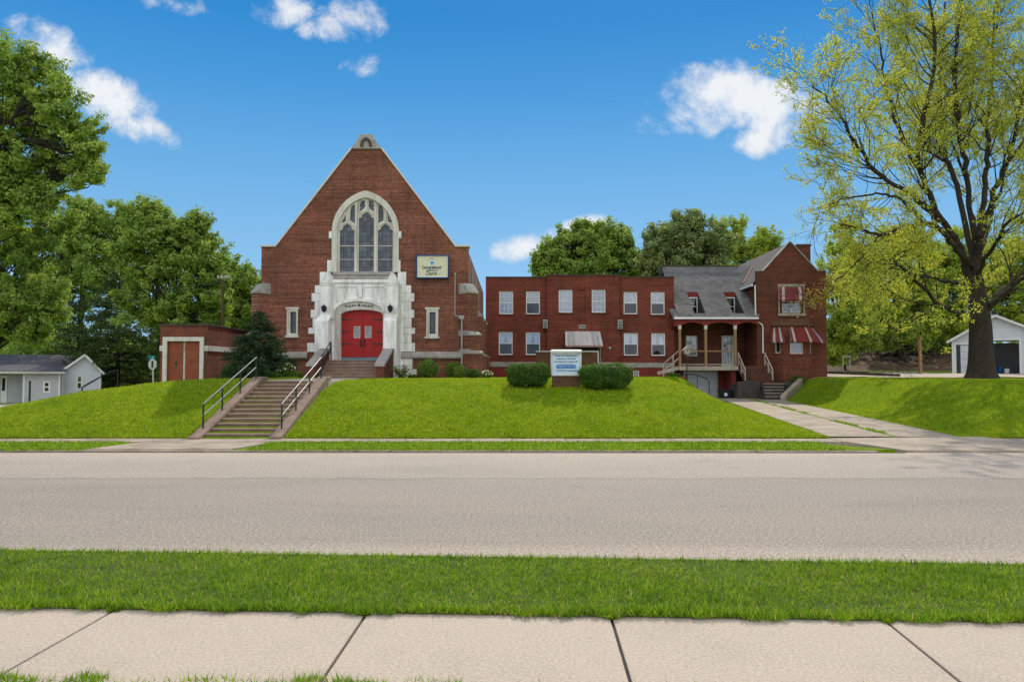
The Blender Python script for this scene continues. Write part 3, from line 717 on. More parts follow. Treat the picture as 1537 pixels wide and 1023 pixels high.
# --- conduit on the facade
b=MB(); cx1=fx(683); cx2=fx(693.3)
b.tube([(cx1,40.55,fz(411)),(cx1,40.55,fz(472)),(cx1+.06,40.55,fz(474.3)),(cx2-.1,40.55,fz(475.6))],.03,6)
b.tube([(cx2+.02,40.36,fz(478)),(cx2+.02,40.36,fz(560))],.045,6); b.box(cx2-.14,cx2+.14,40.33,40.59,fz(479),fz(473.5)); b.ball((cx1,40.53,fz(411)),.06,.06,.06,8,5)
b.build('conduit',K['grey_box'],church)
# --- entrance steps with cheek walls
sx0,sx1=-9.2,-6.42
b=MB(); zt=2.54; zb0=1.62; n=6
for k in range(n):
    y0=36.25+.36*k; b.box(sx0,sx1,y0,39.76-.002*k,1.2 if k==0 else zb0+(zt-zb0)*k/n-.002,zb0+(zt-zb0)*(k+1)/n)
    b.box(sx0+.001,sx1-.001,y0-.025,y0+.3,zb0+(zt-zb0)*(k+1)/n-.045,zb0+(zt-zb0)*(k+1)/n+.003)
b.build('entrance_steps',K['concrete_step'],church,bevel=.008)
for s,x0,x1 in ((-1,-9.62,-9.205),(1,-6.415,-5.97)):
    b=MB(); b.prism_x([(35.9,1.2),(38.79,1.2),(38.79,3.0),(38.3,2.98),(35.9,2.22)],x0+.03,x1-.03)
    c=b.build('cheek_wall',K['brick_house'],church)
    b=MB(); b.prism_x([(35.82,2.20),(35.82,2.33),(38.3,3.12),(38.785,3.14),(38.785,3.0),(38.3,2.985)],x0-.02,x1+.02); b.build('cheek_cap',K['stone_grey'],c,bevel=.015)
# --- wall lanterns
def lantern(px,py,lab):
    x=B2.x(px,py); z=B2.z(py); 
    t=thing('wall_lantern',(x,39.15,z),lab,'wall lamp','lanterns beside the church doors')
    b=MB(); b.box(x-.05,x+.05,39.12,39.148,z-.12,z+.14); b.tube([(x,39.12,z+.1),(x,39.0,z+.2),(x,38.97,z+.16)],.018,6); b.build('bracket',K['black_metal'],t)
    b=MB(); b.hexa([(x-.07,38.9,z-.16),(x+.07,38.9,z-.16),(x+.07,39.04,z-.16),(x-.07,39.04,z-.16)],[(x-.11,38.86,z+.06),(x+.11,38.86,z+.06),(x+.11,39.08,z+.06),(x-.11,39.08,z+.06)])
    b.build('lamp_glass',K['dark_in'],t)
    b=MB(); b.hexa([(x-.14,38.83,z+.062),(x+.14,38.83,z+.062),(x+.14,39.11,z+.062),(x-.14,39.11,z+.062)],[(x-.03,38.94,z+.17),(x+.03,38.94,z+.17),(x+.03,39.0,z+.17),(x-.03,39.0,z+.17)])
    b.tube([(x,38.97,z+.17),(x,38.97,z+.24)],.02,6); b.tube([(x,38.97,z-.16),(x,38.97,z-.24)],[.05,.01],6)
    for sx in (-1,1):
        for sy in (-1,1): b.bar((x+sx*.07,38.97+sy*.07,z-.16),(x+sx*.11,38.97+sy*.11,z+.06),.018)
    b.build('lamp_frame',K['black_metal'],t)
lantern(487.6,463,'black wall lantern on the stone buttress left of the red doors')
lantern(586.6,463,'black wall lantern on the stone buttress right of the red doors')
# --- sign on the facade
x0,x1,z0,z1=fx(625.3),fx(674.2),fz(418.5),fz(383.5)
sg=thing('church_sign',((x0+x1)/2,40.4,z0),'cream sign with blue frame, small emblem and lettering high on the brick gable','sign')
b=MB(); b.plate(rect(x0,x1,z0,z1),[rect(x0+.06,x1-.06,z0+.06,z1-.06)],40.3,40.598); b.build('sign_frame',K['sign_blue'],sg,bevel=.015)
b=MB(); b.box(x0+.058,x1-.058,40.36,40.5,z0+.058,z1-.058); b.build('sign_panel',K['sign_cream'],sg)
b=MB(); b.plate(rect(x0+.062,x1-.062,z0+.062,z1-.062),[rect(x0+.095,x1-.095,z0+.095,z1-.095)],40.345,40.358); b.build('sign_edge',K['sign_line'],sg)
sc=Pl(40.3); SX=lambda u:fx(620+u/23.25); SZ=lambda v:fz(378+v/23.25)
text('lettering','Coungreahood',SX(665),40.355,SZ(562),.235,K['ink_blue'],sg,SX(1000)-SX(335))
text('lettering','Nonnation of',SX(670),40.355,SZ(665),.12,K['ink_blue'],sg,SX(870)-SX(470))
text('lettering','Church',SX(645),40.355,SZ(772),.27,K['ink_dark'],sg,SX(845)-SX(445),shear=.15)
text('lettering','a',SX(925),40.355,SZ(790),.11,K['ink_dark'],sg)
b=MB(); b.prism_y([(SX(x),SZ(y)) for x,y in ((610,410),(640,370),(668,350),(700,370),(765,400),(740,418),(700,412),(690,462),(655,462),(645,415))],40.349,40.359); b.build('emblem',K['ink_teal'],sg)
b=MB(); b.plate([(SX(672+95*math.cos(a)),SZ(400+82*math.sin(a))) for a in np.linspace(0,2*math.pi,20)[:-1]],[],40.353,40.36); b.build('emblem_disc',K['ink_sky'],sg)
b=MB(); b.bar((SX(520),40.353,SZ(312)),(SX(660),40.353,SZ(240)),.012,.02); b.bar((SX(660),40.353,SZ(240)),(SX(790),40.353,SZ(300)),.012,.02); b.ball((SX(662),40.353,SZ(238)),.035,.008,.045,8,5); b.build('emblem_roof',K['grey_box'],sg)
# ---------------------------------------------------------------- lawn steps with rails
st=thing('lawn_steps',(-7.8,22,.1),'brown concrete flight of steps climbing the lawn bank between sloped kerbs','steps')
b=MB(); n=13; z0,z1=.085,1.655
for k in range(n):
    y0=22.0+k*(27.0-22.0)/(n-1)
    za=z0+(z1-z0)*k/n; zb_=z0+(z1-z0)*(k+1)/n
    b.box(-8.78,-6.85,y0,27.35-.001*k,za-.25,zb_-.045)
    b.box(-8.779,-6.851,y0-.03,y0+.43,zb_-.0445,zb_-.002*(k%2))
b.build('treads',K['concrete_step'],st,bevel=.012)
for x0,x1 in ((-9.12,-8.783),(-6.847,-6.5)):
    b=MB(); b.prism_x([(21.55,-.2),(21.6,.16),(22.0,.24),(27.0,1.80),(27.6,1.80),(27.6,.9),(24,-.1)],x0,x1); b.build('side_kerb',K['concrete_step'],st,bevel=.03)
def rail(x,lab):
    t=thing('handrail',(x,22.1,.3),lab,'handrail','pipe rails of the lawn steps')
    ys=[22.3,23.75,25.3,26.85]; zg=lambda y:.24+(y-22.0)*.312
    b=MB()
    for y in ys: b.bar((x,y,zg(y)-.05),(x,y,zg(y)+.70),.04,.04)
    b.each('post',K['black_metal'],t)
    for dz,n_ in ((.72,'top_rail'),(.38,'mid_rail')):
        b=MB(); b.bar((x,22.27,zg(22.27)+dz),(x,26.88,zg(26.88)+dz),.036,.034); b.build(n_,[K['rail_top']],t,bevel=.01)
rail(-8.96,'black pipe handrail on the left kerb of the lawn steps, with a highlight coloured into its rails')
rail(-6.68,'black pipe handrail on the right kerb of the lawn steps, with a highlight coloured into its rails')
t=thing('handrail',(-9.05,36.2,1.65),'black iron handrail beside the left cheek wall of the church door steps','handrail')
b=MB(); x=-9.08
b.tube([(x,36.0,1.66),(x,36.0,2.45),(x,36.15,2.55),(x,38.2,3.42),(x,38.45,3.45),(x,38.45,2.5)],.028,6)
b.build('top_rail',K['black_metal'],t)
b=MB(); b.tube([(x,36.05,1.95),(x,38.4,2.95)],.02,6); b.build('mid_rail',K['black_metal'],t)
b=MB()
for y in (36.8,37.6,38.15,38.3): b.tube([(x,y,1.9+(y-36)*.42),(x,y,2.5+(y-36)*.425)],.014,6)
b.each('baluster',K['black_metal'],t)
# ================================================================ generic sash window (part of a building)
def sash(parent,x0,x1,z0,z1,yw,style='grid',fr=.065,sill=True,fm='white',name='window',screen=False):
    """double hung window set in a wall whose face is at yw"""
    b=MB(); y0,y1=yw+.05,yw+.13
    b.plate(rect(x0,x1,z0,z1),[rect(x0+fr,x1-fr,z0+fr,z1-fr)],y0,y1)
    zm=(z0+z1)/2
    b.box(x0+fr-.005,x1-fr+.005,y0+.012,y1-.01,zm-.022,zm+.022)
    if style=='grid':
        for k in (1,2):
            x=x0+fr+(x1-x0-2*fr)*k/3
            b.box(x-.009,x+.009,y0+.035,y0+.05,z0+fr,zm-.022); b.box(x-.009,x+.009,y0+.035,y0+.05,zm+.022,z1-fr)
        for q in (.25,.75):
            z=z0+(z1-z0)*q; b.box(x0+fr,x1-fr,y0+.034,y0+.049,z-.009,z+.009)
    w=b.build(name,K[fm],parent)
    b=MB(); b.box(x0+fr-.01,x1-fr+.01,y0+.055,y0+.06,z0+fr-.01,z1-fr+.01); b.build('pane',K['glass' if style in('grid','tied') else 'glass_dark'],w)
    if screen: b=MB(); b.box(x0+fr-.005,x1-fr+.005,y0+.028,y0+.031,z0+fr-.005,zm-.015); b.build('insect_screen',K['screen'],w)
    yc=y0+.16
    def cloth(poly_top,m,nm='curtain'):
        # poly_top: list of (xa_top,xb_top,xa_bot,xb_bot,zt,zb): folded sheets
        vs=[];fs=[]
        for xa,xb,xc,xd,zt,zb in poly_top:
            s0=len(vs); nn=18
            for i in range(nn+1):
                u=i/nn; dy=.018*math.sin(u*nn*1.9)
                vs+= [(xa+(xb-xa)*u,yc+dy,zt),(xc+(xd-xc)*u,yc+dy*.8,zb)]
            for i in range(nn): fs.append((s0+2*i,s0+2*i+2,s0+2*i+3,s0+2*i+1))
        q=MB(); q.add(vs,fs); q.build(nm,m,w)
    xm=(x0+x1)/2
    if style=='grid': cloth([(x0+.03,x1-.03,x0+.03,x1-.03,z1-.04,z0+.04)],K[('sheer','sheer_dim','sheer_pale')[int(abs(x0)*7.3)%3]])
    if style=='tied':
        cloth([(x0+.03,xm-.01,x0+.03,x0+.22,z1-.04,z0+.04),(xm+.01,x1-.03,x1-.22,x1-.03,z1-.04,z0+.04)],K['curtain'])
    if style=='blind': cloth([(x0+.03,x1-.03,x0+.03,x1-.03,z1-.04,z0+(z1-z0)*.3)],K['blind'],'blind')
    if style=='panes':
        cloth([(x0+.03,x0+(x1-x0)*.3,x0+.03,x0+(x1-x0)*.2,z1-.04,z0+.04),(x1-(x1-x0)*.3,x1-.03,x1-(x1-x0)*.2,x1-.03,z1-.04,z0+.04)],K['curtain'])
    if sill:
        b=MB(); b.box(x0-.07,x1+.07,yw-.07,yw+.12,z0-.075,z0-.003); b.build('sill',K['brick_house'] if sill is True else K[sill],w,bevel=.01)
    return w
# ================================================================ brick annex
A=Pl(54.0); ax=lambda p:A.x(p,480); az=A.z; AF=53.72
annex=thing('brick_annex',(A.x(865),54,1.4),'two storey dark red flat roofed brick annex joined to the church, with white sash windows','building')
up=[(749.4,770.3,437,471.3),(789.6,810.6,437,471.3)]; upc=[(838.7,859.2,434.8,469),(888.4,909,434.8,469)]; upr=[(936.2,956.8,438,471.3),(977,997.8,438,472)]
lo=[(748.8,769.6,498,532.4),(789.3,810.6,498.5,532.4)]; lor=[(936.2,957.4,499.5,533.2),(977.4,998.2,499.8,533.6)]
X0,Xa,Xb,X1=xr+.46,ax(820.5),ax(929),ax(1012)
def hs(L_,P_=A): return [rect(P_.x(a,480),P_.x(c,480),P_.z(d),P_.z(u)) for a,c,u,d in L_]
ztl,ztc,ztr=az(416.5),Zf(413.5,AF),az(416.2)
Ac=Pl(AF)
ex0,ex1,ez0,ez1=Ac.x(858),Ac.x(897),1.0,Ac.z(521)
bwin=(ax(950),ax(959),az(571),az(555.5))
b=MB()
b.plate(rect(X0,Xa-.003,.6,ztl),hs(up+lo),54.0,54.3)
b.plate(rect(Xb+.003,X1,-.3,ztr),hs(upr+lor)+[rect(*bwin)],54.0,54.3)
b.plate(rect(Xa,Xb,.6,ztc),[rect(Ac.x(a,480),Ac.x(c,480),Ac.z(d),Ac.z(u)) for a,c,u,d in upc]+[rect(ex0,ex1,ez0,ez1),rect(Ac.x(869.3),Ac.x(879),Ac.z(484),Ac.z(434.5))],AF,54.3)
b.box(X1-.3,X1,54.302,65,-.3,ztr-.003); b.box(X0,X1,64.7,65,0,ztl-.01)
b.box(Ac.x(868.8),Ac.x(879.5),AF+.045,AF+.3,Ac.z(484.5),Ac.z(434))
b.build('wall',K['brick_annex'],annex)
b=MB(); b.box(X0,X1-.3,54.305,64.69,ztl-.5,ztl-.4); b.build('roof',K['roof_flat'],annex)
b=MB(); b.box(X0-.0,Xa-.02,53.95,54.36,ztl+.001,ztl+.07); b.box(Xb+.02,X1+.04,53.95,54.36,ztr+.001,ztr+.07); b.box(Xa-.04,Xb+.04,AF-.05,54.36,ztc+.001,ztc+.08); b.box(X1-.34,X1+.04,54.362,65.03,ztr+.001,ztr+.07)
b.each('coping',K['coping_dark'],annex)
for i,(a,c,u,d) in enumerate(up+upr): sash(annex,ax(a),ax(c),az(d),az(u),54.0,'grid',screen=i>0)
for a,c,u,d in upc: sash(annex,Ac.x(a,480),Ac.x(c,480),Ac.z(d),Ac.z(u),AF,'grid')
for a,c,u,d in lo+lor: sash(annex,ax(a),ax(c),az(d),az(u),54.0,'tied',screen=True)
sash(annex,*bwin,54.0,'plain',fr=.05,sill=False,name='basement_window')
# belt course and painted plinth
b=MB(); b.box(X0,Xa-.004,53.93,53.998,az(550.3),az(543)); b.box(Xb+.004,X1,53.93,53.998,az(551.5),az(544.2)); b.box(Xa-.004,Xb+.004,AF-.07,AF-.002,az(550.8),az(543.6)); b.each('belt_course',K['stone_grey'],annex,bevel=.01)
b=MB(); b.box(X0,Xa-.004,53.975,53.997,.6,az(550.4)); b.plate(rect(Xb+.004,X1,-.3,az(551.6)),[rect(*bwin)],53.975,53.997); b.each('painted_plinth',K['red_paint'],annex)
for x0,x1,y0,y1 in ((814.8,821.8,493,479.8),(926.8,934.2,494,480)):
    b=MB(); b.box(Ac.x(x0),Ac.x(x1),53.52,53.99,Ac.z(y0),Ac.z(y1)); v=b.build('vent_box',K['grey_box'],annex,bevel=.015)
    b=MB()
    for k in range(5):
        z=Ac.z(y0)+(Ac.z(y1)-Ac.z(y0))*(k+.7)/6; b.box(Ac.x(x0)+.05,Ac.x(x1)-.05,53.505,53.519,z-.02,z+.02)
    b.build('louvre',K['dark_in'],v)
# number stone
zc0,zc1=Ac.z(493.2),Ac.z(487); xc0,xc1=Ac.x(868.8),Ac.x(879.2)
b=MB(); b.box(xc0,xc1,AF-.03,AF+.04,zc0,zc1); pl_=b.build('number_stone',K['stone_grey'],annex,bevel=.01)
text('numerals','1126',(xc0+xc1)/2,AF-.034,(zc0+zc1)/2,.19,K['ink_dark'],pl_,.36)
# entrance door and awning
b=MB(); b.box(ex0,ex1,AF+.14,AF+.2,ez0,ez1); d=b.build('entrance_door',K['dark_wood'],annex)
b=MB(); b.plate(rect(ex0+.25,ex1-.25,ez0+1.0,ez1-.25),[],AF+.12,AF+.138); b.build('door_glass',K['glass_dark'],d)
def awning(parent,xt0,xt1,xb0,xb1,zt,zb,yt,yb,n,mats,seq,name='awning',valance=.1,sides=True,edge=None):
    """ribbed metal awning: strips from (yt,zt) on the wall out to (yb,zb)"""
    b=MB()
    for k in range(n):
        u0,u1=k/n,(k+1)/n; b.mi=seq[k%len(seq)]
        a=Vector((xt0+(xt1-xt0)*u0,yt,zt)); c=Vector((xt0+(xt1-xt0)*u1-.004,yt,zt)); e=Vector((xb0+(xb1-xb0)*u1-.004,yb,zb)); f=Vector((xb0+(xb1-xb0)*u0,yb,zb))
        th=Vector((0,.0,-.025)); up_=Vector((0,-.012,.018)) if k%2 else Vector((0,0,0))
        b.hexa([p+th for p in (a,c,e,f)],[p+up_ for p in (a,c,e,f)])
        b.hexa([p+Vector((0,.02,-valance)) for p in (f,e,e+Vector((0,.015,0)),f+Vector((0,.015,0)))],[p for p in (f,e,e+Vector((0,.015,0)),f+Vector((0,.015,0)))])
    o=b.build(name,mats,parent)
    if sides:
        for xt,xb in ((xt0,xb0),(xt1,xb1)):
            q=MB(); s=.012
            q.hexa([(xt-s,yt,zt-.03),(xt+s,yt,zt-.03),(xb+s,yb+.03,zb-.03),(xb-s,yb+.03,zb-.03)][::1],[(xt-s,yt-.01,zt-.031),(xt+s,yt-.01,zt-.031),(xb+s,yb+.03,zb-.01),(xb-s,yb+.03,zb-.01)])
            q.bar((xt,yt,zb-.02),(xb,yb+.05,zb-.02),.025); q.build('awning_arm',K['grey_box'],o)
    if edge:
        q=MB(); q.box(xb0-.01,xb1+.01,yb-.03,yb-.003,zb-valance-.02,zb-.03); q.build('awning_edge',edge,o)
    return o
yb=52.75; Ab=Pl(yb)
awning(annex,Ac.x(848.3),Ac.x(900.5),Ab.x(848.8),Ab.x(905),Ac.z(497.3),Ab.z(518),AF-.004,yb,15,[K['alu'],K['awn_white'],K['grey_box']],[0,2,1,2,0,0,0,0,0,0,0,2,1,2,0],edge=K['alu_edge'])
b=MB(); b.ball((Ac.x(915),AF-.06,Ac.z(522)),.07,.06,.07,8,5); b.build('round_light',K['white'],annex)
b=MB(); b.bar((Ac.x(901),AF-.05,1.2),(Ac.x(901),AF-.05,Ac.z(520)),.05); b.build('downpipe',K['grey_box'],annex)
# ---------------------------------------------------------------- low brick screen wall in front of the entrance
S_=Pl(50.0)
t=thing('screen_wall',(S_.x(851),50,1.4),'low brown brick screen wall with pale metal cap standing behind the lawn sign','wall')
b=MB(); b.box(S_.x(804.5),S_.x(897.5),49.9,50.2,1.0,S_.z(528)); b.build('brickwork',K['brick_old'],t)
b=MB(); b.box(S_.x(804),S_.x(898),49.86,50.24,S_.z(528)+.001,S_.z(526.4)); b.box(S_.x(896.6),S_.x(898.4),49.84,49.898,1.3,S_.z(528)); b.build('metal_cap',K['coping_light'],t)
# ================================================================ brick house
H=Pl(53.0); hx=lambda p:H.x(p,480); hz_=H.z
house=thing('brick_house',(hx(1140),53,1.5),'brick house with red porch beam, grey shingle roof and a gabled wing with striped awnings','house')
wx0,wx1=hx(1136),hx(1240.5); wxc2=hx(1187.3); zsh=hz_(407); zapx=hz_(363)
mx0=X1+.02; gb=.0
uw=(hx(1174),hx(1202),hz_(469.3),hz_(436)); bw=(hx(1188.5),hx(1206),hz_(563.3),hz_(554.5))
b=MB()
b.plate([(wx0,gb),(wx1,gb),(wx1,zsh),(hx(1228),zsh),(wxc2,zapx),(hx(1146.5),zsh),(wx0,zsh)],[rect(*uw),rect(*bw)],53.0,53.3)
b.box(wx0,wx0+.3,53.302,66,gb,hz_(421)); b.box(wx1-.3,wx1,53.302,66,gb,hz_(421)-.01)
b.prism_y([(wx0,gb),(wx1,gb),(wx1,hz_(421)),(wxc2,zapx-.25),(wx0,hz_(421))],66.0,66.3)
b.box(hx(1184.5),hx(1189.2),52.985,53.0-.001,hz_(409),hz_(387))
# main block: porch back wall (door + window) and rear
Bk=Pl(56.0); kx=lambda p:Bk.x(p,520); kz=Bk.z
pw=(kx(1029.5),kx(1047),kz(534.5),kz(503.5)); pd=(kx(1083),kx(1101),kz(545.5)+.0,kz(503.7))
zdeck=hz_(549.5)
pd=(pd[0],pd[1],zdeck+.01,pd[3])
b.plate(rect(mx0,wx0-.004,zdeck-.3,7.6),[rect(*pw),rect(*pd)],56.0,56.25)
b.box(mx0,wx0-.004,63.8,64.1,0,6.0)
b.prism_x([(54.31,-.1),(64.1,-.1),(64.1,5.9),(58.5,9.6),(54.31,6.6)],mx0,mx0+.25)
b.build('wall',K['brick_house'],house)
b=MB(); b.box(hx(1184.5)+.05,hx(1189.2)-.05,52.97,52.984,hz_(409)+.05,hz_(387)-.05); b.build('gable_slit',K['brick_old'],house)
# gable coping
b=MB()
rake((hx(1146.5),zsh),(wxc2,zapx),.07,52.94,53.34); rake((hx(1228),zsh),(wxc2,zapx),.07,52.94,53.34)
b.box(wx0-.03,hx(1147),52.95,53.34,zsh+.001,zsh+.06); b.box(hx(1227.5),wx1+.03,52.95,53.34,zsh+.001,zsh+.06)
b.each('gable_coping',K['stone_grey'],house)
# wing roof
zwe=hz_(422.5); kw=(zapx-.1-zwe)/(wxc2-wx0)
b=MB()
for s,xe in ((-1,wx0-.25),(1,wx1+.25)):
    ze=zapx-.1-kw*abs(wxc2-xe)
    b.prism_y([(xe,ze),(xe,ze+.1),(wxc2,zapx),(wxc2,zapx-.1)],53.35,66.5)
b.build('wing_roof',K['roof_grey_y'],house)
# chimney
b=MB(); C_=Pl(55.); b.box(C_.x(1199.5),C_.x(1218.5),55.0,55.9,7.,C_.z(369.5)); b.box(C_.x(1199.5)-.05,C_.x(1218.5)+.05,54.95,55.95,C_.z(369.4),C_.z(366.3)); b.build('chimney',K['brick_house'],house)
# main roof with inset dormers
ye=52.6; ze=Zf(476.5,52.6); yr=58.5; zr=Zf(399.5,58.5)
dy,dz=yr-ye,zr-ze; Ls=math.hypot(dy,dz); U=Vector((0,dy/Ls,dz/Ls)); Nn=Vector((0,-dz/Ls,dy/Ls))
def on_roof(py):                            # slope length for a given photo row
    lo_,hi_=0.,Ls
    for _ in range(40):
        m=(lo_+hi_)/2; y=ye+U.y*m; z=ze+U.z*m
        if Zf(py,y)>z: lo_=m
        else: hi_=m
    return lo_
sT,sB=on_roof(438),on_roof(470)
yT,yB=ye+U.y*sT,ye+U.y*sB
dorm=[(Xf(1031,yT),Xf(1047.5,yT)),(Xf(1086.5,yT),Xf(1103.5,yT))]
Mr=Matrix(((1,0,0,0),(0,-Nn.y,U.y,ye),(0,-Nn.z,U.z,ze),(0,0,0,1)))
b=MB(); b.plate([(mx0-.0,.0),(mx0,Ls),(wxc2,Ls),(wx0+.02,.0)][::-1],[rect(a,c,sB,sT) for a,c in dorm],-.0,.12); b.xform(Mr)
k0=len(b.v); b.add([(mx0,yr,zr),(wxc2,yr,zr),(wxc2,64.6,ze-.4),(mx0,64.6,ze-.4),(mx0,yr,zr-.12),(wxc2,yr,zr-.12),(wxc2,64.6,ze-.52),(mx0,64.6,ze-.52)],[(0,1,2,3),(7,6,5,4),(0,3,7,4),(3,2,6,7),(2,1,5,6)])
# flare of the eave in front of the annex
b.hexa([(hx(1008),ye-.05,ze-.12),(mx0-.002,ye-.05,ze-.12),(mx0-.002,53.7,ze+.55),(hx(1008),53.7,ze+.55)],[(hx(1008),ye-.05,ze+.0),(mx0-.002,ye-.05,ze+.0),(mx0-.002,53.7,ze+.68),(hx(1008),53.7,ze+.68)])
b.build('main_roof',K['roof_grey'],house)
b=MB(); b.prism_y([(mx0-.1,Zf(401,yr)),(mx0,zr+.0),(mx0,zr-.6),(mx0-.1,zr-.7)],yr-.4,yr+.4); b.box(mx0-.03,wxc2-2.,yr-.09,yr+.09,zr-.04,zr+.035); b.build('ridge_cap',K['coping_dark'],house)
b=MB()                                   # red valley board where the roofs meet
vx=lambda y:(wxc2-(zapx-.0-(ze+(y-ye)*dz/dy))/kw)
pts=[(vx(y)-.02,y-.05,ze+(y-ye)*dz/dy+.06) for y in (56.3,57.3,58.3)]
b.bar(pts[0],pts[2],.1,.05); b.build('valley_flashing',K['red_paint'],house)
for a,c in dorm:
    zt=ze+U.z*sT; zbm=ze+U.z*sB
    b=MB(); b.prism_x([(yB,zbm-.02),(yT-.02,zt-.02),(yT-.02,zbm-.02)],c+.001,c+.06); b.prism_x([(yB,zbm-.02),(yT-.02,zt-.02),(yT-.02,zbm-.02)],a-.06,a-.001)
    d=b.build('dormer',K['roof_grey_y'],house)
    b=MB(); b.box(a,c,yB+.02,yT+.02,zbm-.08,zbm-.01); b.build('dormer_floor',K['wood'],d)
    b=MB(); b.box(a,c,yT-.06,yT-.02,zt-.38,zt-.03); b.build('dormer_header',K['red_paint'],d)
    b=MB(); b.plate(rect(a+.02,c-.02,zbm-.01,zt-.39),[rect(a+.09,c-.09,zbm+.06,zt-.46)],yT-.08,yT-.03); b.box(a+.09,c-.09,yT-.07,yT-.04,(zbm+zt)/2-.22,(zbm+zt)/2-.18); b.build('dormer_window',K['white'],d)
    b=MB(); b.box(a+.08,c-.08,yT-.045,yT-.04,zbm+.05,zt-.45); b.build('dormer_pane',K['glass_dark'],d)
    b=MB(); b.box(a+.1,a+(c-a)*.62,yT,yT+.03,(zbm+zt)/2-.25,zt-.44); b.build('dormer_blind',K['wood'],d)
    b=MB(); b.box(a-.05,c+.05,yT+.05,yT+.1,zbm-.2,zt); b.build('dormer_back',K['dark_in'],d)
# eave gutter, red beam with three arches, posts
b=MB(); b.box(mx0-.35,wx0-.02,ye-.14,ye-.02,ze-.12,ze+.02); b.build('gutter',K['white'],house,bevel=.02)
beam0,beam1=Zf(478.8,52.7),Zf(489.3,52.7)
Q=Pl(52.7); qx=lambda p:Q.x(p,490)
pp=[1020,1058.8,1103.2,1140]
posts=[qx(p) for p in pp]
poly=[(mx0-.3,beam0)]
pts=[(mx0-.3,beam1)]
for i in range(3):
    xa,xb=posts[i]+.1,posts[i+1]-.1
    pts+=[(xa,beam1)]+[(xa+(xb-xa)*u,beam1+.26*math.sin(math.pi*u)**.6) for u in np.linspace(.06,.94,12)]+[(xb,beam1)]
pts=[p for p in pts if p[0]<wx0-.03]+[(wx0-.03,beam1+.0)]
b=MB(); b.prism_y(pts+[(wx0-.03,beam0),(mx0-.3,beam0)],52.62,52.74)
b.box(mx0-.3,mx0-.18,52.742,53.9,beam1+.02,beam0); b.build('porch_beam',K['red_paint'],house)
b=MB(); b.box(mx0,wx0-.02,52.75,55.99,beam0-.06,beam0-.01); b.build('porch_ceiling',K['dark_wood'],house)  # ceiling coloured dark to deepen the shade inside the porch
for i in range(3):
    b=MB(); b.box(posts[i]-.085,posts[i]+.085,52.60,52.78,zdeck+.002,beam1-.22); p=b.build('porch_post',K['wood'],house,bevel=.01)
    b=MB(); b.box(posts[i]-.1,posts[i]+.1,52.59,52.79,beam1-.218,beam1+.05); b.build('post_cap',K['white_old'],p)
# deck, rail, basement
b=MB(); b.box(mx0,posts[2]+.15,52.5,55.99,zdeck-.28,zdeck); b.box(posts[2]+.152,wx0-.005,52.9,55.98,zdeck-.28,zdeck-.004); b.build('porch_deck',K['wood_grey'],house,bevel=.01)
zr_=Zf(526.5,52.65)
for i in range(2):
    b=MB(); xa,xb=posts[i]+.09,posts[i+1]-.09
    b.box(xa,xb,52.64,52.72,zr_-.05,zr_+.03); rl=b.build('porch_rail',K['wood'],house)
    b=MB(); b.box(xa,xb,52.65,52.71,zdeck+.1,zdeck+.16); b.build('bottom_rail',K['wood_grey'],rl)
    b=MB(); x=xa+.06
    while x<xb-.03: b.box(x-.011,x+.011,52.665,52.695,zdeck+.16,zr_-.05); x+=.118
    b.build('balusters',K['black_metal'],rl)
sash(house,*pw,56.0,'blind',fr=.07,sill=False)
b=MB(); b.plate(rect(*pd),[rect(pd[0]+.13,pd[1]-.13,pd[2]+.72,pd[3]-.16)],55.97,56.1); b.box((pd[0]+pd[1])/2-.012,(pd[0]+pd[1])/2+.012,56.0,56.03,pd[2]+.95,pd[3]-.16); 
for q in (1.05,1.38): b.box(pd[0]+.13,pd[1]-.13,56.0,56.03,pd[2]+q-.012,pd[2]+q+.012)
d=b.build('porch_door',K['white'],house)
b=MB(); b.box(pd[0]+.12,pd[1]-.12,56.05,56.06,pd[2]+.7,pd[3]-.15); b.build('door_pane',K['glass_dark'],d)
b=MB(); b.ball((pd[0]+.09,55.94,pd[2]+.95),.03,.03,.03,8,5); b.build('door_knob',K['black_metal'],d)
b=MB(); b.ball((qx(1068),54.2,beam1+.08),.06,.06,.08,8,6); b.tube([(qx(1068),54.2,beam1+.1),(qx(1068),54.2,beam0-.06)],.015,5); b.build('porch_light',K['white'],house)
# basement: garage door, red walls and pier
G=Pl(54.6); gx=lambda p:G.x(p,575)
gd=(gx(1026),gx(1077.5),.12,G.z(556.5))
b=MB(); b.plate([(mx0,.0),(wx0-.004,.0),(wx0-.004,zdeck-.29),(mx0,zdeck-.29)],[[(gd[0],.01),(gd[0],gd[3]),(gd[1],gd[3]),(gd[1],.01)]],54.6,54.8)
b.build('basement_wall',K['red_paint'],house)
b=MB(); b.box(H.x(1096.5,575),H.x(1103.3,575),52.75,54.595,.0,zdeck-.285); b.build('porch_pier',K['red_paint'],house)
b=MB(); nr,nc=4,4
for r in range(nr):
    z0_=gd[2]+(gd[3]-gd[2])*r/nr; z1_=gd[2]+(gd[3]-gd[2])*(r+1)/nr-.012
    b.box(gd[0]+.07,gd[1]-.07,54.70,54.74,z0_,z1_)
    for c in range(nc):
        x0_=gd[0]+.07+(gd[1]-gd[0]-.14)*c/nc; x1_=gd[0]+.07+(gd[1]-gd[0]-.14)*(c+1)/nc
        b.box(x0_+.06,x1_-.06,54.685,54.699,z0_+.07,z1_-.07)
b.build('garage_door',K['siding_white'],house)
b=MB(); b.box(gd[0],gd[0]+.07,54.57,54.76,.05,gd[3]); b.box(gd[1]-.07,gd[1],54.57,54.76,.05,gd[3]); b.box(gd[0],gd[1],54.56,54.76,gd[3]+.001,gd[3]+.13); b.each('garage_frame',K['white_old'],house)
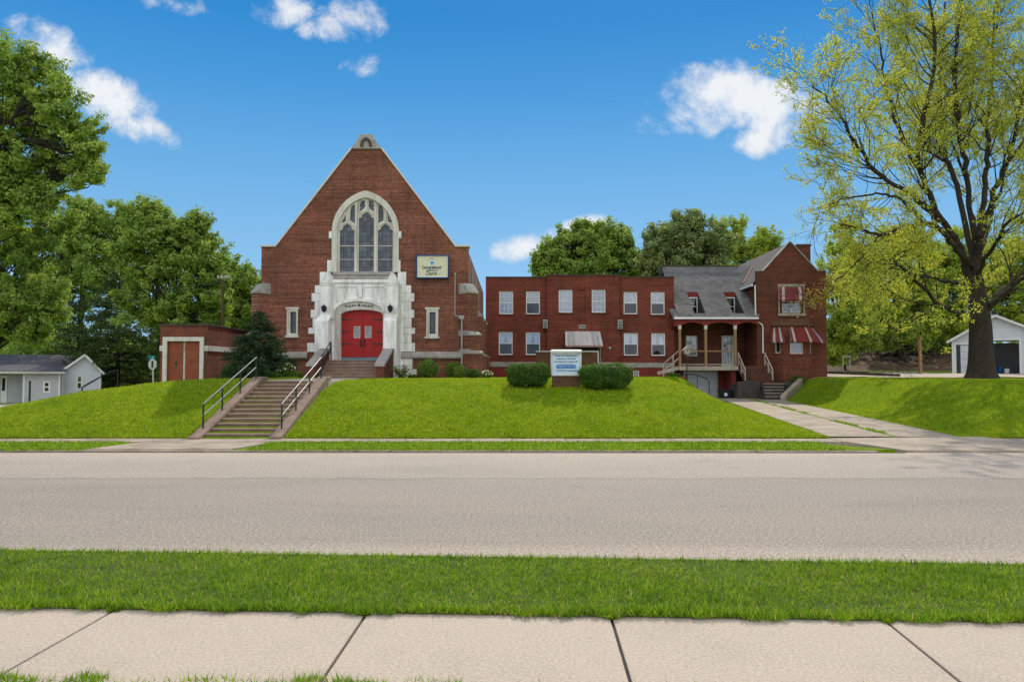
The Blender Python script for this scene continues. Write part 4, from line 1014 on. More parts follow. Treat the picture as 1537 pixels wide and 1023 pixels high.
# wing windows
sash(house,uw[0],(uw[0]+uw[1])/2-.02,uw[2],uw[3],53.0,'panes',fr=.05,sill=False); sash(house,(uw[0]+uw[1])/2+.02,uw[1],uw[2],uw[3],53.0,'panes',fr=.05,sill=False)
b=MB(); sxa,sxb,sza,szb=hx(1168.5),hx(1208),hz_(470.5),hz_(428.5)
b.plate(rect(sxa,sxb,sza,szb),[rect(sxa+.09,sxb-.09,sza+.01,szb-.09)],52.94,52.998)
b.box(sxa-.05,sxb+.05,52.88,52.998,hz_(474),hz_(470.6)); b.box(sxa-.04,sxb+.04,52.9,52.998,szb+.001,szb+.09)
b.build('window_surround',K['wood_grey'],house,bevel=.01)
sash(house,*bw,53.0,'plain',fr=.06,sill='white_old',name='basement_window')
RS=[0,1,0,0,1,0,0,1,0]
Y=Pl(52.2)
awning(house,hx(1169.5),hx(1207),Y.x(1170.3),Y.x(1208.5),hz_(431),Y.z(449.5),52.93,52.2,9,[K['awn_red'],K['awn_white']],[0,1,0,0,0,0,0,1,0])
# bay: three sided brick bay with its own awnings
by=52.3
bx0,bx1=hx(1158.5),hx(1219); bi0,bi1=Xf(1174.5,by),Xf(1213,by)
zbt=hz_(489.5)
Bp=Pl(by)
mw=(Bp.x(1185.5),Bp.x(1205.3),Bp.z(531),Bp.z(505))
b=MB()
b.plate(rect(bi0,bi1,.9,zbt),[rect(*mw)],by,by+.2)
def slant(xa,ya,xb,yb,win,z0,z1):
    """angled side wall with one opening, along the line a->b"""
    q=MB(); Ln=math.hypot(xb-xa,yb-ya); q.plate(rect(0,Ln,z0,z1),[rect(Ln*win[0],Ln*win[1],win[2],win[3])],0,.18)
    ang=math.atan2(yb-ya,xb-xa); q.xform(Matrix.Translation((xa,ya,0))@Matrix.Rotation(ang,4,'Z')); return q
l=slant(bx0,52.99,bi0-.003,by+.002,(.28,.78,hz_(530),hz_(505)),.9,zbt); b.add(l.v,l.f)
r_=slant(bi1+.003,by+.002,bx1,52.99,(.3,.7,hz_(530),hz_(505)),.9,zbt); b.add(r_.v,r_.f)
bay=b.build('bay',K['brick_house'],house)
b=MB(); b.hexa([(bx0-.1,53,zbt),(bi0-.12,by-.1,zbt),(bi1+.12,by-.1,zbt),(bx1+.1,53,zbt)],[(bx0-.08,53,zbt+.12),(bi0-.1,by-.08,zbt+.12),(bi1+.1,by-.08,zbt+.12),(bx1+.08,53,zbt+.12)])
b.hexa([(bx0-.06,52.999,zbt+.121),(bi0-.08,by-.06,zbt+.121),(bi1+.08,by-.06,zbt+.121),(bx1+.06,52.999,zbt+.121)],[(bx0+.35,52.999,hz_(478)),(bi0+.2,52.9,hz_(478)),(bi1-.2,52.9,hz_(478)),(bx1-.35,52.999,hz_(478))])
b.build('bay_roof',K['brick_old'],bay)
b=MB(); b.plate(rect(mw[0],mw[1],mw[2],mw[3]),[rect(mw[0]+.07,mw[1]-.07,mw[2]+.07,mw[3]-.07)],by+.03,by+.12); b.build('window_frame',K['white_old'],bay)
b=MB(); b.box(mw[0]+.06,mw[1]-.06,by+.08,by+.085,mw[2]+.06,mw[3]-.06); b.build('window_pane',K['glass_dark'],bay)
b=MB(); b.box(mw[0]-.05,mw[1]+.05,by-.06,by-.002,mw[2]-.1,mw[2]-.003); b.build('window_sill',K['red_paint'],bay)
for sd in (0,1):
    Pa,Pb=((bx0,52.99),(bi0,by)) if sd==0 else ((bi1,by),(bx1,52.99))
    wn=(.28,.78) if sd==0 else (.3,.7)
    d_=Vector((Pb[0]-Pa[0],Pb[1]-Pa[1],0)); Ln=d_.length; M_=Matrix.Translation((Pa[0],Pa[1],0))@Matrix.Rotation(math.atan2(d_.y,d_.x),4,'Z')
    q=MB(); q.plate(rect(Ln*wn[0],Ln*wn[1],hz_(530),hz_(505)),[rect(Ln*wn[0]+.06,Ln*wn[1]-.06,hz_(530)+.07,hz_(505)-.07)],.03,.11); q.xform(M_); q.build('window_frame',K['white_old'],bay)
    q=MB(); q.box(Ln*wn[0]+.05,Ln*wn[1]-.05,.07,.075,hz_(530)+.06,hz_(505)-.06); q.xform(M_); q.build('window_pane',K['glass_dark'],bay)
# bay awnings
yo=51.75; O=Pl(yo)
awning(bay,Bp.x(1184),Bp.x(1216),O.x(1188),O.x(1226),Bp.z(491),O.z(511.5),by-.004,yo,11,[K['awn_red'],K['awn_white']],[0,1,0,0,0,0,0,0,1,0,0])
def fan(P,seq):                            # angled awning on a slanted side: quad strips between two edges
    b=MB(); (a0,a1),(c0,c1)=P; n=len(seq)
    for k in range(n):
        b.mi=seq[k]; q=[Vector(a0).lerp(Vector(a1),k/n),Vector(a0).lerp(Vector(a1),(k+1)/n),Vector(c0).lerp(Vector(c1),(k+1)/n),Vector(c0).lerp(Vector(c1),k/n)]
        b.hexa([p-Vector((0,0,.03)) for p in q],q)
        b.hexa([q[3]-Vector((0,0,.1)),q[2]-Vector((0,0,.1)),q[2]+Vector((0,.02,-.1)),q[3]+Vector((0,.02,-.1))],[q[3],q[2],q[2]+Vector((0,.02,0)),q[3]+Vector((0,.02,0))])
    b.build('side_awning',[K['awn_red'],K['awn_white']],bay)
zt_,zb_=Bp.z(491),O.z(511.5)
fan([((bx0-.02,52.97,zt_),(bi0-.05,by-.02,zt_)),((bx0-.30,52.4,zb_),(bi0+.02,yo+.1,zb_))],[0,1,0,0,1,0])
fan([((Bp.x(1216)+.02,by-.004,zt_),(bx1+.05,52.97,zt_)),((O.x(1226)+.01,yo,zb_),(bx1+.75,52.4,zb_))],[0,0,1,0,0])
# wing gutter and downspout on the left eave
zg=zapx-.1-kw*abs(wxc2-(wx0-.25))
b=MB(); b.box(wx0-.36,wx0-.24,53.0,56.4,zg-.03,zg+.1); b.build('wing_gutter',K['white'],house)
b=MB(); b.tube([(wx0-.12,52.93,zg+.02),(wx0-.1,52.93,hz_(474))],.05,8); b.tube([(wx0-.1,52.93,hz_(474)),(wx0-.08,52.93,hz_(481)),(hx(1143),52.93,hz_(487)),(hx(1144.3),52.93,hz_(490)),(hx(1144.3),52.93,hz_(530))],.05,8); b.build('downspout',K['white'],house)
# right-hand porch stairs with rails
T=MB(); n=7
for k in range(n):
    y0=51.2+k*.25; T.box(posts[2]+.16,wx0+.55,y0,52.895-.001*k,.9,1.15+(zdeck-1.15)*(k+1)/n)
stp=T.build('porch_stairs',K['brick_house'],house)
b=MB()
for k in range(n): b.box(posts[2]+.155,wx0+.555,51.17+k*.25,51.45+k*.25,1.15+(zdeck-1.15)*(k+1)/n-.0,1.15+(zdeck-1.15)*(k+1)/n+.04)
b.build('stair_treads',K['concrete_dark'],stp)
for x in (posts[2]+.22,wx0+.45):
    b=MB(); za=2.05
    b.bar((x,51.2,za),(x,52.85,zdeck+.95),.07,.06); b.bar((x,51.2,za-.4),(x,52.85,zdeck+.5),.05,.05)
    for y,zb_,zt_ in ((51.25,1.1,za+.02),(52.1,1.6,2.6),(52.82,zdeck-.2,zdeck+.95)): b.box(x-.035,x+.035,y-.035,y+.035,zb_,zt_)
    b.build('stair_rail',K['wood_grey'],house)
# left-hand wooden stairs running down along the annex
b=MB(); xa,xb_=Xf(1018,52.9),Xf(988,52.9)
for k in range(6):
    x=xa-.28*(k+.2); b.box(x-.3,x,52.75,53.75,zdeck-.2*(k+1)-.04,zdeck-.2*(k+1))
b.bar((xa,52.72,zdeck-.1),(xb_-.1,52.72,Zf(558,52.7)-.1),.05,.24)
ls=b.build('side_stairs',K['wood_grey'],house)
b=MB(); b.bar((xa,52.7,Zf(526,52.7)),(xb_,52.7,Zf(551,52.7)),.07,.06); b.bar((xa,52.7,Zf(537,52.7)),(xb_,52.7,Zf(561,52.7)),.05,.09)
for u in (.3,.78):
    x=xa+(xb_-xa)*u; b.box(x-.035,x+.035,52.67,52.73,1.2,Zf(526,52.7)+(Zf(551,52.7)-Zf(526,52.7))*u)
b.build('side_stair_rail',K['wood_grey'],ls)
# ---------------------------------------------------------------- things around the court
t=thing('retaining_wall',(16,51.5,.1),'dark stained concrete retaining wall below the porch stairs','wall')
b=MB(); b.box(Xf(1105,51.2),Xf(1138.5,51.2),51.0,51.25,.0,Zf(572.5,51.0)); b.box(Xf(1138.5,51.2)+.002,wx1-1.5,51.6,51.8,0,1.22); b.box(Xf(1105,51.2)+.002,Xf(1105,51.2)+.25,51.252,52.9,0,1.12); b.build('wall_face',K['concrete_dark'],t,bevel=.03)
t=thing('court_steps',(17.2,49.6,.2),'short dark concrete steps with a sloped kerb rising from the driveway to the lawn','steps')
b=MB()
for k in range(5):
    y0=49.4+k*.42; b.box(16.3+.1*k,17.35+.22*k,y0,51.58,.0,.36+.2*k)
b.build('step_blocks',K['concrete_dark'],t,bevel=.02)
b=MB()
for k in range(5): b.box(16.31+.1*k,17.34+.22*k,49.38+k*.42,49.55+k*.42,.361+.2*k-.03,.375+.2*k)
b.build('step_nosing',K['concrete_old'],t)
b=MB(); p0=Vector((17.15,48.9,.1)); p1=Vector((19.0,50.9,1.15))
b.hexa([(17.05,48.8,-.2),(17.35,48.7,-.2),(19.3,50.9,.5),(19.0,51.0,.5)],[(17.05,48.8,.45),(17.35,48.7,.45),(19.3,50.9,1.5),(19.0,51.0,1.5)]); b.build('sloped_kerb',K['concrete_old'],t,bevel=.03)
b=MB(); b.tube([(16.4,50.2,.5),(16.4,50.2,1.35),(17.9,50.4,1.4),(17.9,50.4,.9)],.03,6); b.build('pipe_rail',K['black_metal'],t)
t=thing('trash_bin',(Xf(1087,52),52,.14),'black lidded trash bin with a round white emblem in front of the red basement wall','bin')
cx=Xf(1087,52); b=MB(); b.hexa([(cx-.36,51.75,.15),(cx+.36,51.75,.15),(cx+.36,52.25,.15),(cx-.36,52.25,.15)],[(cx-.43,51.68,.66),(cx+.43,51.68,.66),(cx+.43,52.32,.66),(cx-.43,52.32,.66)]); b.build('bin_body',K['bin'],t,bevel=.03)
b=MB(); b.box(cx-.46,cx+.46,51.65,52.35,.662,.74); b.build('bin_lid',K['bin'],t,bevel=.03)
b=MB(); b.plate([(cx-.02+.12*math.cos(a),.42+.13*math.sin(a)) for a in np.linspace(0,2*math.pi,18)[:-1]],[],51.69,51.70); b.build('emblem',K['sign_face'],t)
t=thing('bird_house',(Xf(1030,49),49,1.3),'small weathered birdhouse on a thin dark post in front of the porch','bird house')
bx=Xf(1030.5,49); bz=Zf(526.5,49); b=MB(); b.tube([(bx,49,.9),(bx,49,bz-.2)],.035,6); b.build('post',K['black_metal'],t)
b=MB(); b.prism_y([(bx-.16,bz-.2),(bx+.16,bz-.2),(bx+.19,bz+.06),(bx,bz+.24),(bx-.19,bz+.06)],48.8,49.2); bb=b.build('box',K['wood_grey'],t,bevel=.01)
b=MB(); b.prism_y([(bx-.24,bz+.03),(bx-.24,bz+.07),(bx,bz+.3),(bx+.24,bz+.07),(bx+.24,bz+.03),(bx,bz+.25)],48.74,49.26); b.build('roof',K['wood_grey'],t)
b=MB(); b.plate([(bx+.05*math.cos(a),bz+.02+.05*math.sin(a)) for a in np.linspace(0,2*math.pi,14)[:-1]],[],48.79,48.799); b.build('entry_hole',K['dark_in'],t)
t=thing('handrail',(Xf(1055,49.5),49.5,.8),'curved black pipe handrail beside the planting in front of the garage door','handrail')
b=MB(); b.tube([(Xf(p,49.5),49.5,Zf(q,49.5)) for p,q in ((1022,562),(1030,561.3),(1043,562),(1054,565.5),(1061.5,569),(1063.5,572),(1063.7,600))],.03,6); b.build('rail',K['black_metal'],t)
b=MB(); b.tube([(Xf(1029,49.5),49.5,Zf(561.5,49.5)),(Xf(1029,49.5),49.5,.9)],.03,6); b.tube([(Xf(1046,49.5),49.5,Zf(563,49.5)),(Xf(1046,49.5),49.5,.9)],.02,6); b.each('rail_post',K['black_metal'],t)
t=thing('garden_edging',(Xf(1040,49.8),49.8,.6),'low stepped stone edging descending past the planting to the garage court','edging')
b=MB(); xs_=[(1018,1040,581.5,580),(1036,1052,588,582.5),(1046,1058,594,587)]
for k,(a,c,u,d) in enumerate(xs_): b.box(Xf(a,50),Xf(c,50),49.8+.1*k,50.6-.1*k,.0,Zf(u,50)+.0); b.box(Xf(a,50)-.05,Xf(c,50)+.05,49.75+.1*k,50.62-.1*k,Zf(u,50)+.001,Zf(d,50)+.03)
b.each('edging_stone',K['concrete_old'],t,bevel=.03)
# ================================================================ brick shed
D=Pl(38.0); dx=lambda p:D.x(p,530); dz=D.z
sa,sb=dx(240.5),dx(311.5); zt=dz(488.5)
shed=thing('brick_shed',((sa+sb)/2,38,1.0),'small flat roofed brick shed with two rust coloured doors in a stone frame','shed')
oa,ob,oz=dx(251.5),dx(300.5),dz(512)
b=MB(); b.plate(rect(sa,sb,0,zt),[[(oa,.01),(oa,oz),(ob,oz),(ob,.01)]],38.0,38.3); b.box(sb-.3,sb,38.302,44.5,0,zt-.003); b.box(sa,sa+.3,38.302,44.5,0,zt-.003); b.box(sa+.3,sb-.3,44.2,44.5,0,zt-.003); b.build('wall',K['brick_shed'],shed)
b=MB(); b.box(sa-.05,sb+.05,37.94,44.55,zt+.001,zt+.08); b.build('roof',K['coping_dark'],shed)
b=MB(); b.plate([(dx(245),.2),(dx(245),dz(505.6)),(dx(306.6),dz(505.6)),(dx(306.6),.2)],[[(oa,.21),(oa,oz),(ob,oz),(ob,.21)]],37.9,37.998); b.build('door_frame',K['stone_warm'],shed,bevel=.012)
b=MB(); z0,z1=dz(526.5),dz(518.5); b.box(sb+.002,sb+.05,37.96,44.5,z0,z1); b.box(dx(306.8),sb+.05,37.955,37.998,z0,z1); b.box(sa-.02,dx(244.9),37.955,37.998,z0,z1); b.each('stone_band',K['stone_warm'],shed)
m=(oa+ob)/2
for s,(xa,xb) in ((-1,(oa+.01,m-.045)),(1,(m+.045,ob-.01))):
    b=MB(); b.box(xa,xb,38.06,38.12,.4,oz-.02); d=b.build('shed_door',K['door_rust'],shed)
    if s<0:
        c=(xa+xb)/2+.02; z=dz(545)
        b=MB(); b.prism_y([(c+(.13 if k%2==0 else .045)*math.cos(k*math.pi/4),z+(.16 if k%2==0 else .05)*math.sin(k*math.pi/4)) for k in range(8)],38.045,38.058); b.ball((c,38.05,z),.06,.012,.06,8,5); b.build('door_ornament',K['black_metal'],d)
    else:
        b=MB(); b.box(xa+.25,xa+.4,38.045,38.058,dz(541.5),dz(540)); b.build('latch',K['dark_wood'],d)
b=MB(); b.box(m-.04,m+.04,38.05,38.13,.4,oz-.02); b.build('door_astragal',mat('flaking_white_paint',(.5,.47,.45),.7,.3,9,30,.2,stain=(.22,.1,.06)),shed)
# ================================================================ lawn sign
Sg=Pl(26.9); gx=lambda p:Sg.x(p,545); gz=Sg.z
x0,x1=gx(826.8),gx(872.6); z0,z1=gz(564),gz(524.3)
sign=thing('lawn_sign',((x0+x1)/2,26.9,1.45),'white cabinet sign with pale blue face on a brick base between two clipped hedges','sign')
b=MB(); b.box(x0+.06,x1-.06,26.82,27.18,1.2,z0-.003); b.build('brick_base',K['brick_old'],sign)
b=MB(); b.plate(rect(x0,x1,z0,z1-.12),[rect(x0+.05,x1-.05,z0+.06,z1-.17)],26.78,27.22)
b.build('cabinet',K['white_old'],sign,bevel=.02)
b=MB(); b.box(x0-.02,x1+.02,26.74,27.26,z1-.118,z1-.01); b.build('cabinet_cap',K['white'],sign,bevel=.05)
b=MB(); b.box(x0+.045,x1-.045,26.82,27.1,z0+.055,z1-.165); b.build('sign_face',K['sign_face'],sign)
sf=Pl(26.8); SX=lambda u:sf.x(820+u/21.32,545); SZ=lambda v:sf.z(518+v/21.32)
text('lettering','ALDJ YIOY 8UGIOAJ A',SX(640),26.815,SZ(336),.075,K['ink_dark'],sign,SX(1005)-SX(262))
text('lettering','muamsily Q, YIIKT.INK',SX(630),26.815,SZ(430),.06,K['ink_dark'],sign,SX(940)-SX(315))
text('lettering','Remdeynsnsd ued gf cndli',SX(632),26.815,SZ(518),.055,K['ink_dark'],sign,SX(1000)-SX(260))
b=MB(); b.box(SX(385),SX(890),26.813,26.818,SZ(588),SZ(582)); b.build('rule_line',K['ink_dark'],sign)
cz=SZ(678); rr=.062; xa,xb=SX(312)+rr,SX(950)-rr
b=MB(); b.plate([(xb+rr*math.sin(t_),cz+rr*math.cos(t_)) for t_ in np.linspace(0,math.pi,9)]+[(xa-rr*math.sin(t_),cz-rr*math.cos(t_)) for t_ in np.linspace(0,math.pi,9)],[],26.812,26.818); b.build('blue_band',K['pill_blue'],sign)
text('lettering','WEB-IZT LZUON',SX(630),26.808,cz,.065,K['pill_text'],sign,SX(915)-SX(345))
text('lettering','WOJI1ZA msubsiuoJ',SX(640),26.815,SZ(808),.06,K['ink_dark'],sign,SX(960)-SX(325))
# ================================================================ street sign, poles
Y=46.; q=Pl(Y); xx=q.x(231,560); zb=-.2
t=thing('street_sign',(xx,Y,zb),'bare back of an octagonal sign under teal street blades on a leaning post','street sign')
b=MB(); b.bar((xx+.05,Y,zb),(q.x(228.6,545),Y,q.z(535)),.06,.06); b.build('post',K['grey_sign'],t)
cx,cz=q.x(229.5,546),q.z(546.7); rr=.29
b=MB(); b.prism_y([(cx+rr*.92*math.cos(R(22.5+45*k)),cz+rr*1.15*math.sin(R(22.5+45*k))) for k in range(8)],Y-.06,Y-.045); b.build('sign_plate',K['grey_sign'],t)
b=MB(); b.box(cx-.045,cx+.045,Y-.09,Y-.061,cz-.2,cz+.22); b.build('sign_brace',K['black_metal'],t)
b=MB(); b.box(q.x(224),q.x(233.3),Y-.02,Y+.0,q.z(540.6),q.z(535.6)); b.xform(Matrix.Translation((0,0,0)))
b.box(cx-.1,cx-.08,Y-.5,Y+.5,q.z(535.5),q.z(533.5)); b.build('street_blade',K['teal_sign'],t)
Y=50.; q=Pl(Y)
t=thing('utility_pole',(q.x(334,470),Y,0),'brown wooden utility pole with crossarm and wires rising behind the brick shed','utility pole')
xp_=q.x(334.5,460); b=MB(); b.tube([(q.x(333,490),Y,-.3),(xp_,Y,q.z(420))],[.115,.09],8); b.build('pole',K['pole_wood'],t)
b=MB(); b.box(q.x(325),q.x(344),Y-.06,Y+.06,q.z(418),q.z(415.5)); b.build('crossarm',K['grey_box'],t)
b=MB()
for p in (326,331,338,343): b.tube([(q.x(p),Y,q.z(415.4)),(q.x(p),Y,q.z(413))],[.06,.04],6)
b.each('insulator',K['white_old'],t)
b=MB()
def wire(a,c,sag,r=.018):
    a=Vector(a); c=Vector(c); b.tube([a.lerp(c,u)-Vector((0,0,sag*4*u*(1-u))) for u in np.linspace(0,1,14)],r,4)
wire((xp_,Y,q.z(421)),(-60,60,6.0),.8); wire((xp_,Y,q.z(424)),(-60,61,5.3),.9); wire((xp_,Y,q.z(480)),(-20,44,3.6),.3); wire((xp_,Y,q.z(483)),(-42,52,4.2),.4)
b.each('wire',K['black_metal'],t)
# ================================================================ white house on the left
HA=R(27); HO=Vector((Xf(151.5,62,570),62.,0)); hd=Vector((math.cos(HA),math.sin(HA),0))
HM=Matrix.Translation(HO)@Matrix.Rotation(HA,4,'Z')
def ws(px): k=Xf(px,1.,570); return (k*HO.y-HO.x)/(hd.x-k*hd.y)
def wz(px,py): return Zf(py,HO.y+hd.y*ws(px))
wh=thing('white_house',tuple(HO-hd*5+Vector((0,0,-.45))),'low white and grey sided house with dark shingle roof at the foot of the hill','house')
def wbuild(b,n,m,**kw): b.xform(HM); return b.build(n,m,wh,**kw)
ga,gb_,gm=ws(92.5),0.,ws(127); zE=wz(120,556.5); zA=wz(127,533); zB=-1.0
gw=(ws(114.4),ws(124),wz(120,584.6),wz(120,562.4))
b=MB(); b.plate([(ga,zB),(gb_,zB),(gb_,zE),(gm,zA-.12),(ga,zE)],[rect(*gw)],0,.2); b.box(gb_-.2,gb_,.202,9,zB,zE-.05); b.box(ga,ga+.2,.202,9,zB,zE-.05); b.box(-26,gb_-.2,8.8,9,zB,zE-.05)
wbuild(b,'gable_wall',K['siding_white'])
kx=(zA-zE)/(gm-ga); kr=(zA-zE)/(gb_-gm)
b=MB(); b.prism_y([(ga-.25,zE-.25*kx),(ga-.25,zE-.25*kx+.1),(gm,zA+.1),(gm,zA)],-.25,9.3); b.prism_y([(gb_+.3,zE-.3*kr),(gb_+.3,zE-.3*kr+.1),(gm,zA+.1),(gm,zA)],-.25,9.3); wbuild(b,'gable_roof',K['roof_dark'])
b=MB(); b.bar((ga-.25,-.28,zE-.25*kx),(gm,-.28,zA+.02),.05,.16); b.bar((gb_+.3,-.28,zE-.3*kr),(gm,-.28,zA+.02),.05,.16); b.xform(HM); b.each('bargeboard',K['white'],wh)
b=MB(); b.box(ga,ga+.12,-.02,-.002,zB,zE-.1); b.box(gb_-.12,gb_,-.02,-.002,zB,zE-.1); b.xform(HM); b.each('corner_board',K['white'],wh)
# long wing with its ridge running left
b=MB(); b.prism_x([(.5,zE-.05),(.5,zE+.05),(4.4,zA+.1),(8.9,zE-.2),(8.9,zE-.3),(4.4,zA)],-27,gm-.1); wbuild(b,'main_roof',K['roof_dark'])
# front ell
fy=-1.2; zEl=wz(60,559.5)
e0,e1_=ws(37),ws(92.3); ew=(ws(67),ws(77.5),wz(70,588.5),wz(70,571.5))
b=MB(); b.plate(rect(e0,e1_,zB,zEl),[rect(*ew)],fy,fy+.18); b.box(e1_-.18,e1_,fy+.182,-.003,zB,zEl-.02); b.box(-27,e0-.004,fy+1.2,fy+1.38,zB,zEl); b.box(e0,e0+.18,fy+.182,fy+1.19,zB,zEl-.02); wbuild(b,'front_wall',K['siding_grey'])
b=MB(); b.hexa([(-27,fy-.35,zEl+.1),(e1_+.3,fy-.35,zEl),(e1_+.3,1.4,zEl+.55),(-27,1.4,zEl+.65)],[(-27,fy-.35,zEl+.18),(e1_+.3,fy-.35,zEl+.08),(e1_+.3,1.4,zEl+.63),(-27,1.4,zEl+.73)]); wbuild(b,'front_roof',K['roof_dark'])
b=MB(); b.bar((-27,fy-.42,zEl+.12),(e1_+.32,fy-.42,zEl+.02),.1,.14); wbuild(b,'gutter',K['white_old'])
b=MB(); b.box(e0,e0+.12,fy-.02,fy-.002,zB,zEl-.02); b.box(e1_-.12,e1_,fy-.02,fy-.002,zB,zEl-.02); b.xform(HM); b.each('corner_board',K['white'],wh)
def wwin(w_,yw):
    b=MB(); b.plate(rect(*w_),[rect(w_[0]+.11,w_[1]-.11,w_[2]+.12,w_[3]-.12)],yw-.03,yw+.1); b.box(w_[0]+.1,w_[1]-.1,yw+.0,yw+.08,(w_[2]+w_[3])/2-.05,(w_[2]+w_[3])/2+.05); b.xform(HM); o=b.build('window',K['white'],wh)
    b=MB(); b.box(w_[0]+.1,w_[1]-.1,yw+.05,yw+.06,w_[2]+.1,w_[3]-.1); b.xform(HM); b.build('pane',K['glass_dark'],o)
wwin(ew,fy); wwin(gw,0)
b=MB(); b.box(ws(2),ws(11),fy+1.12,fy+1.199,zB,wz(6,563)); dd=wbuild(b,'front_door',K['white'])
b=MB(); b.box(ws(3.5),ws(8),fy+1.10,fy+1.119,wz(6,586),wz(6,567)); b.xform(HM); b.build('door_glass',K['dark_in'],dd)
t=thing('fence_post',(Xf(46.5,52),52,-.4),'single black post standing in front of the grey sided house','post')
b=MB(); b.box(Xf(45.6,52),Xf(47.8,52),51.95,52.05,-.7,Zf(572.5,52)); b.build('shaft',K['black_metal'],t,bevel=.01)
b=MB(); b.box(Xf(45.6,52)-.015,Xf(47.8,52)+.015,51.935,52.065,Zf(572.5,52)+.001,Zf(572.5,52)+.04); b.build('cap',K['black_metal'],t)
t=thing('handrail',(Xf(140,48),48,.5),'black pipe handrail sloping up the bank beside the white house gable','handrail')
b=MB(); b.tube([(Xf(125,46),46,-.2),(Xf(125,46),46,Zf(582,46)),(Xf(126,46),46,Zf(580.5,46)),(Xf(165,52),52,Zf(558,52)),(Xf(178,54),54,Zf(555,54))],.05,6); b.build('rail',K['black_metal'],t)
b=MB(); b.tube([(Xf(178,54),54,Zf(555,54)),(Xf(178,54),54,-.4)],.05,6); b.build('rail_post',K['black_metal'],t)
# far house behind the shed
Y=78.; q=Pl(Y)
t=thing('far_house',(q.x(370),Y,0),'pale house with a low grey roof showing between brick shed and church','house')
b=MB(); b.box(q.x(340),q.x(400),Y,Y+7,-.5,q.z(498)); b.build('wall',K['siding_white'],t)
b=MB(); b.prism_x([(Y-.5,q.z(497.5)),(Y-.5,q.z(496)),(Y+3.5,Zf(482.5,Y+3.5)),(Y+7.5,q.z(496)),(Y+7.5,q.z(497.5))],q.x(336),q.x(402)); b.build('roof',K['roof_grey'],t)
# ================================================================ garage on the right, turned towards the street corner
GA=R(38); GO=Vector((35.6,62.,0)); gd_=Vector((math.cos(GA),-math.sin(GA),0))
GM=Matrix.Translation(GO)@Matrix.Rotation(-GA,4,'Z')
def gs(px):                                   # distance along the front wall for a photo column
    k=Xf(px,1.,530); return (k*GO.y-GO.x)/(gd_.x-k*gd_.y)
def gzz(px,py): return Zf(py,GO.y+gd_.y*gs(px))
zB=1.5; gar=thing('garage',tuple(GO+gd_*5+Vector((0,0,1.8))),'white sided garage with one closed and one open door behind the big tree','garage')
gw_=gs(1585); gm=gs(1496); zE=gzz(1423,511); zA=gzz(1496,474); zE2=zE
d1=(gs(1435),gs(1464),1.79,gzz(1436,517)); d2=(gs(1488),gs(1530),1.79,gzz(1500,510.5))
def gbuild(b,n,m,**kw): b.xform(GM); return b.build(n,m,gar,**kw)
b=MB(); b.plate([(0,zB),(gw_,zB),(gw_,zE2),(gm,zA),(0,zE)],[rect(*d1),rect(*d2)],0,.2); b.box(0,.2,.202,8,zB,zE-.05); b.box(gw_-.2,gw_,.202,8,zB,zE2-.05); b.box(.2,gw_-.2,7.8,8,zB,zE-.05); gbuild(b,'wall',K['siding_white'])
kl=(zA-zE)/gm; kr=(zA-zE2)/(gw_-gm)
b=MB(); b.prism_y([(-.3,zE-.3*kl+.02),(-.3,zE-.3*kl+.14),(gm,zA+.14),(gm,zA+.02)],-.3,8.3); b.prism_y([(gw_+.3,zE2-.3*kr+.02),(gw_+.3,zE2-.3*kr+.14),(gm,zA+.14),(gm,zA+.02)],-.3,8.3); gbuild(b,'roof',K['roof_dark'])
b=MB(); b.bar((-.3,-.33,zE-.3*kl+.02),(gm,-.33,zA+.02),.05,.17); b.bar((gw_+.3,-.33,zE2-.3*kr+.02),(gm,-.33,zA+.02),.05,.17); b.box(0,.14,-.02,-.002,zB,zE-.1); b.xform(GM); b.each('bargeboard',K['white'],gar)
for d_ in (d1,d2):
    b=MB(); b.box(d_[0]-.14,d_[0]-.003,-.025,-.002,zB,d_[3]); b.box(d_[1]+.003,d_[1]+.14,-.025,-.002,zB,d_[3]); b.box(d_[0]-.14,d_[1]+.14,-.026,-.003,d_[3]+.001,d_[3]+.15); gbuild(b,'door_frame',K['white'])
b=MB()
for k in range(4):
    z0=d1[2]+(d1[3]-d1[2])*k/4; b.box(d1[0]+.3,d1[1],.1,.14,z0,d1[2]+(d1[3]-d1[2])*(k+1)/4-.015)
gbuild(b,'garage_door',K['siding_white'])
b=MB(); b.box(d1[0]-.55,d1[0]-.42,-.12,-.002,d1[3]-.15,d1[3]+.05); gbuild(b,'door_lamp',K['black_metal'])
b=MB(); b.box(.2,gw_-.2,.21,7.79,1.45,1.8); gbuild(b,'floor_slab',K['concrete_old'])
b=MB()
for k in range(4): b.box(d2[0]+.16,d2[1]-.16,.3+k*.6,.86+k*.6,d2[3]-.03,d2[3]-.0)
gbuild(b,'raised_door',K['siding_white'])
b=MB(); b.box(d2[0]+.1,d2[0]+.16,.22,2.6,d2[3]-.06,d2[3]-.02); b.box(d2[1]-.16,d2[1]-.1,.22,2.6,d2[3]-.06,d2[3]-.02); b.xform(GM); b.each('door_track',K['grey_box'],gar)
def tub(s_,yy,r,h,m,name,lab,cat):
    c=GM@Vector((s_,yy,1.805)); o=thing(name,c,lab,cat)
    b=MB(); b.tube([c,c+Vector((0,0,h))],[r*.8,r],14); b.build('body',K[m],o)
    b=MB(); b.tube([c+Vector((0,0,h)),c+Vector((0,0,h+.03))],[r*1.06,r*1.06],14); b.build('rim',K[m],o)
tub(gs(1509),.9,.2,.34,'white','bucket','white bucket on the floor of the open garage','bucket')
tub(gs(1497),1.5,.24,.5,'pill_blue','barrel','blue barrel inside the open garage beside the white bucket','barrel')
t=thing('timber_post',(Xf(1380,60),60,1.8),'tall tan timber post standing at the edge of the alley','post')
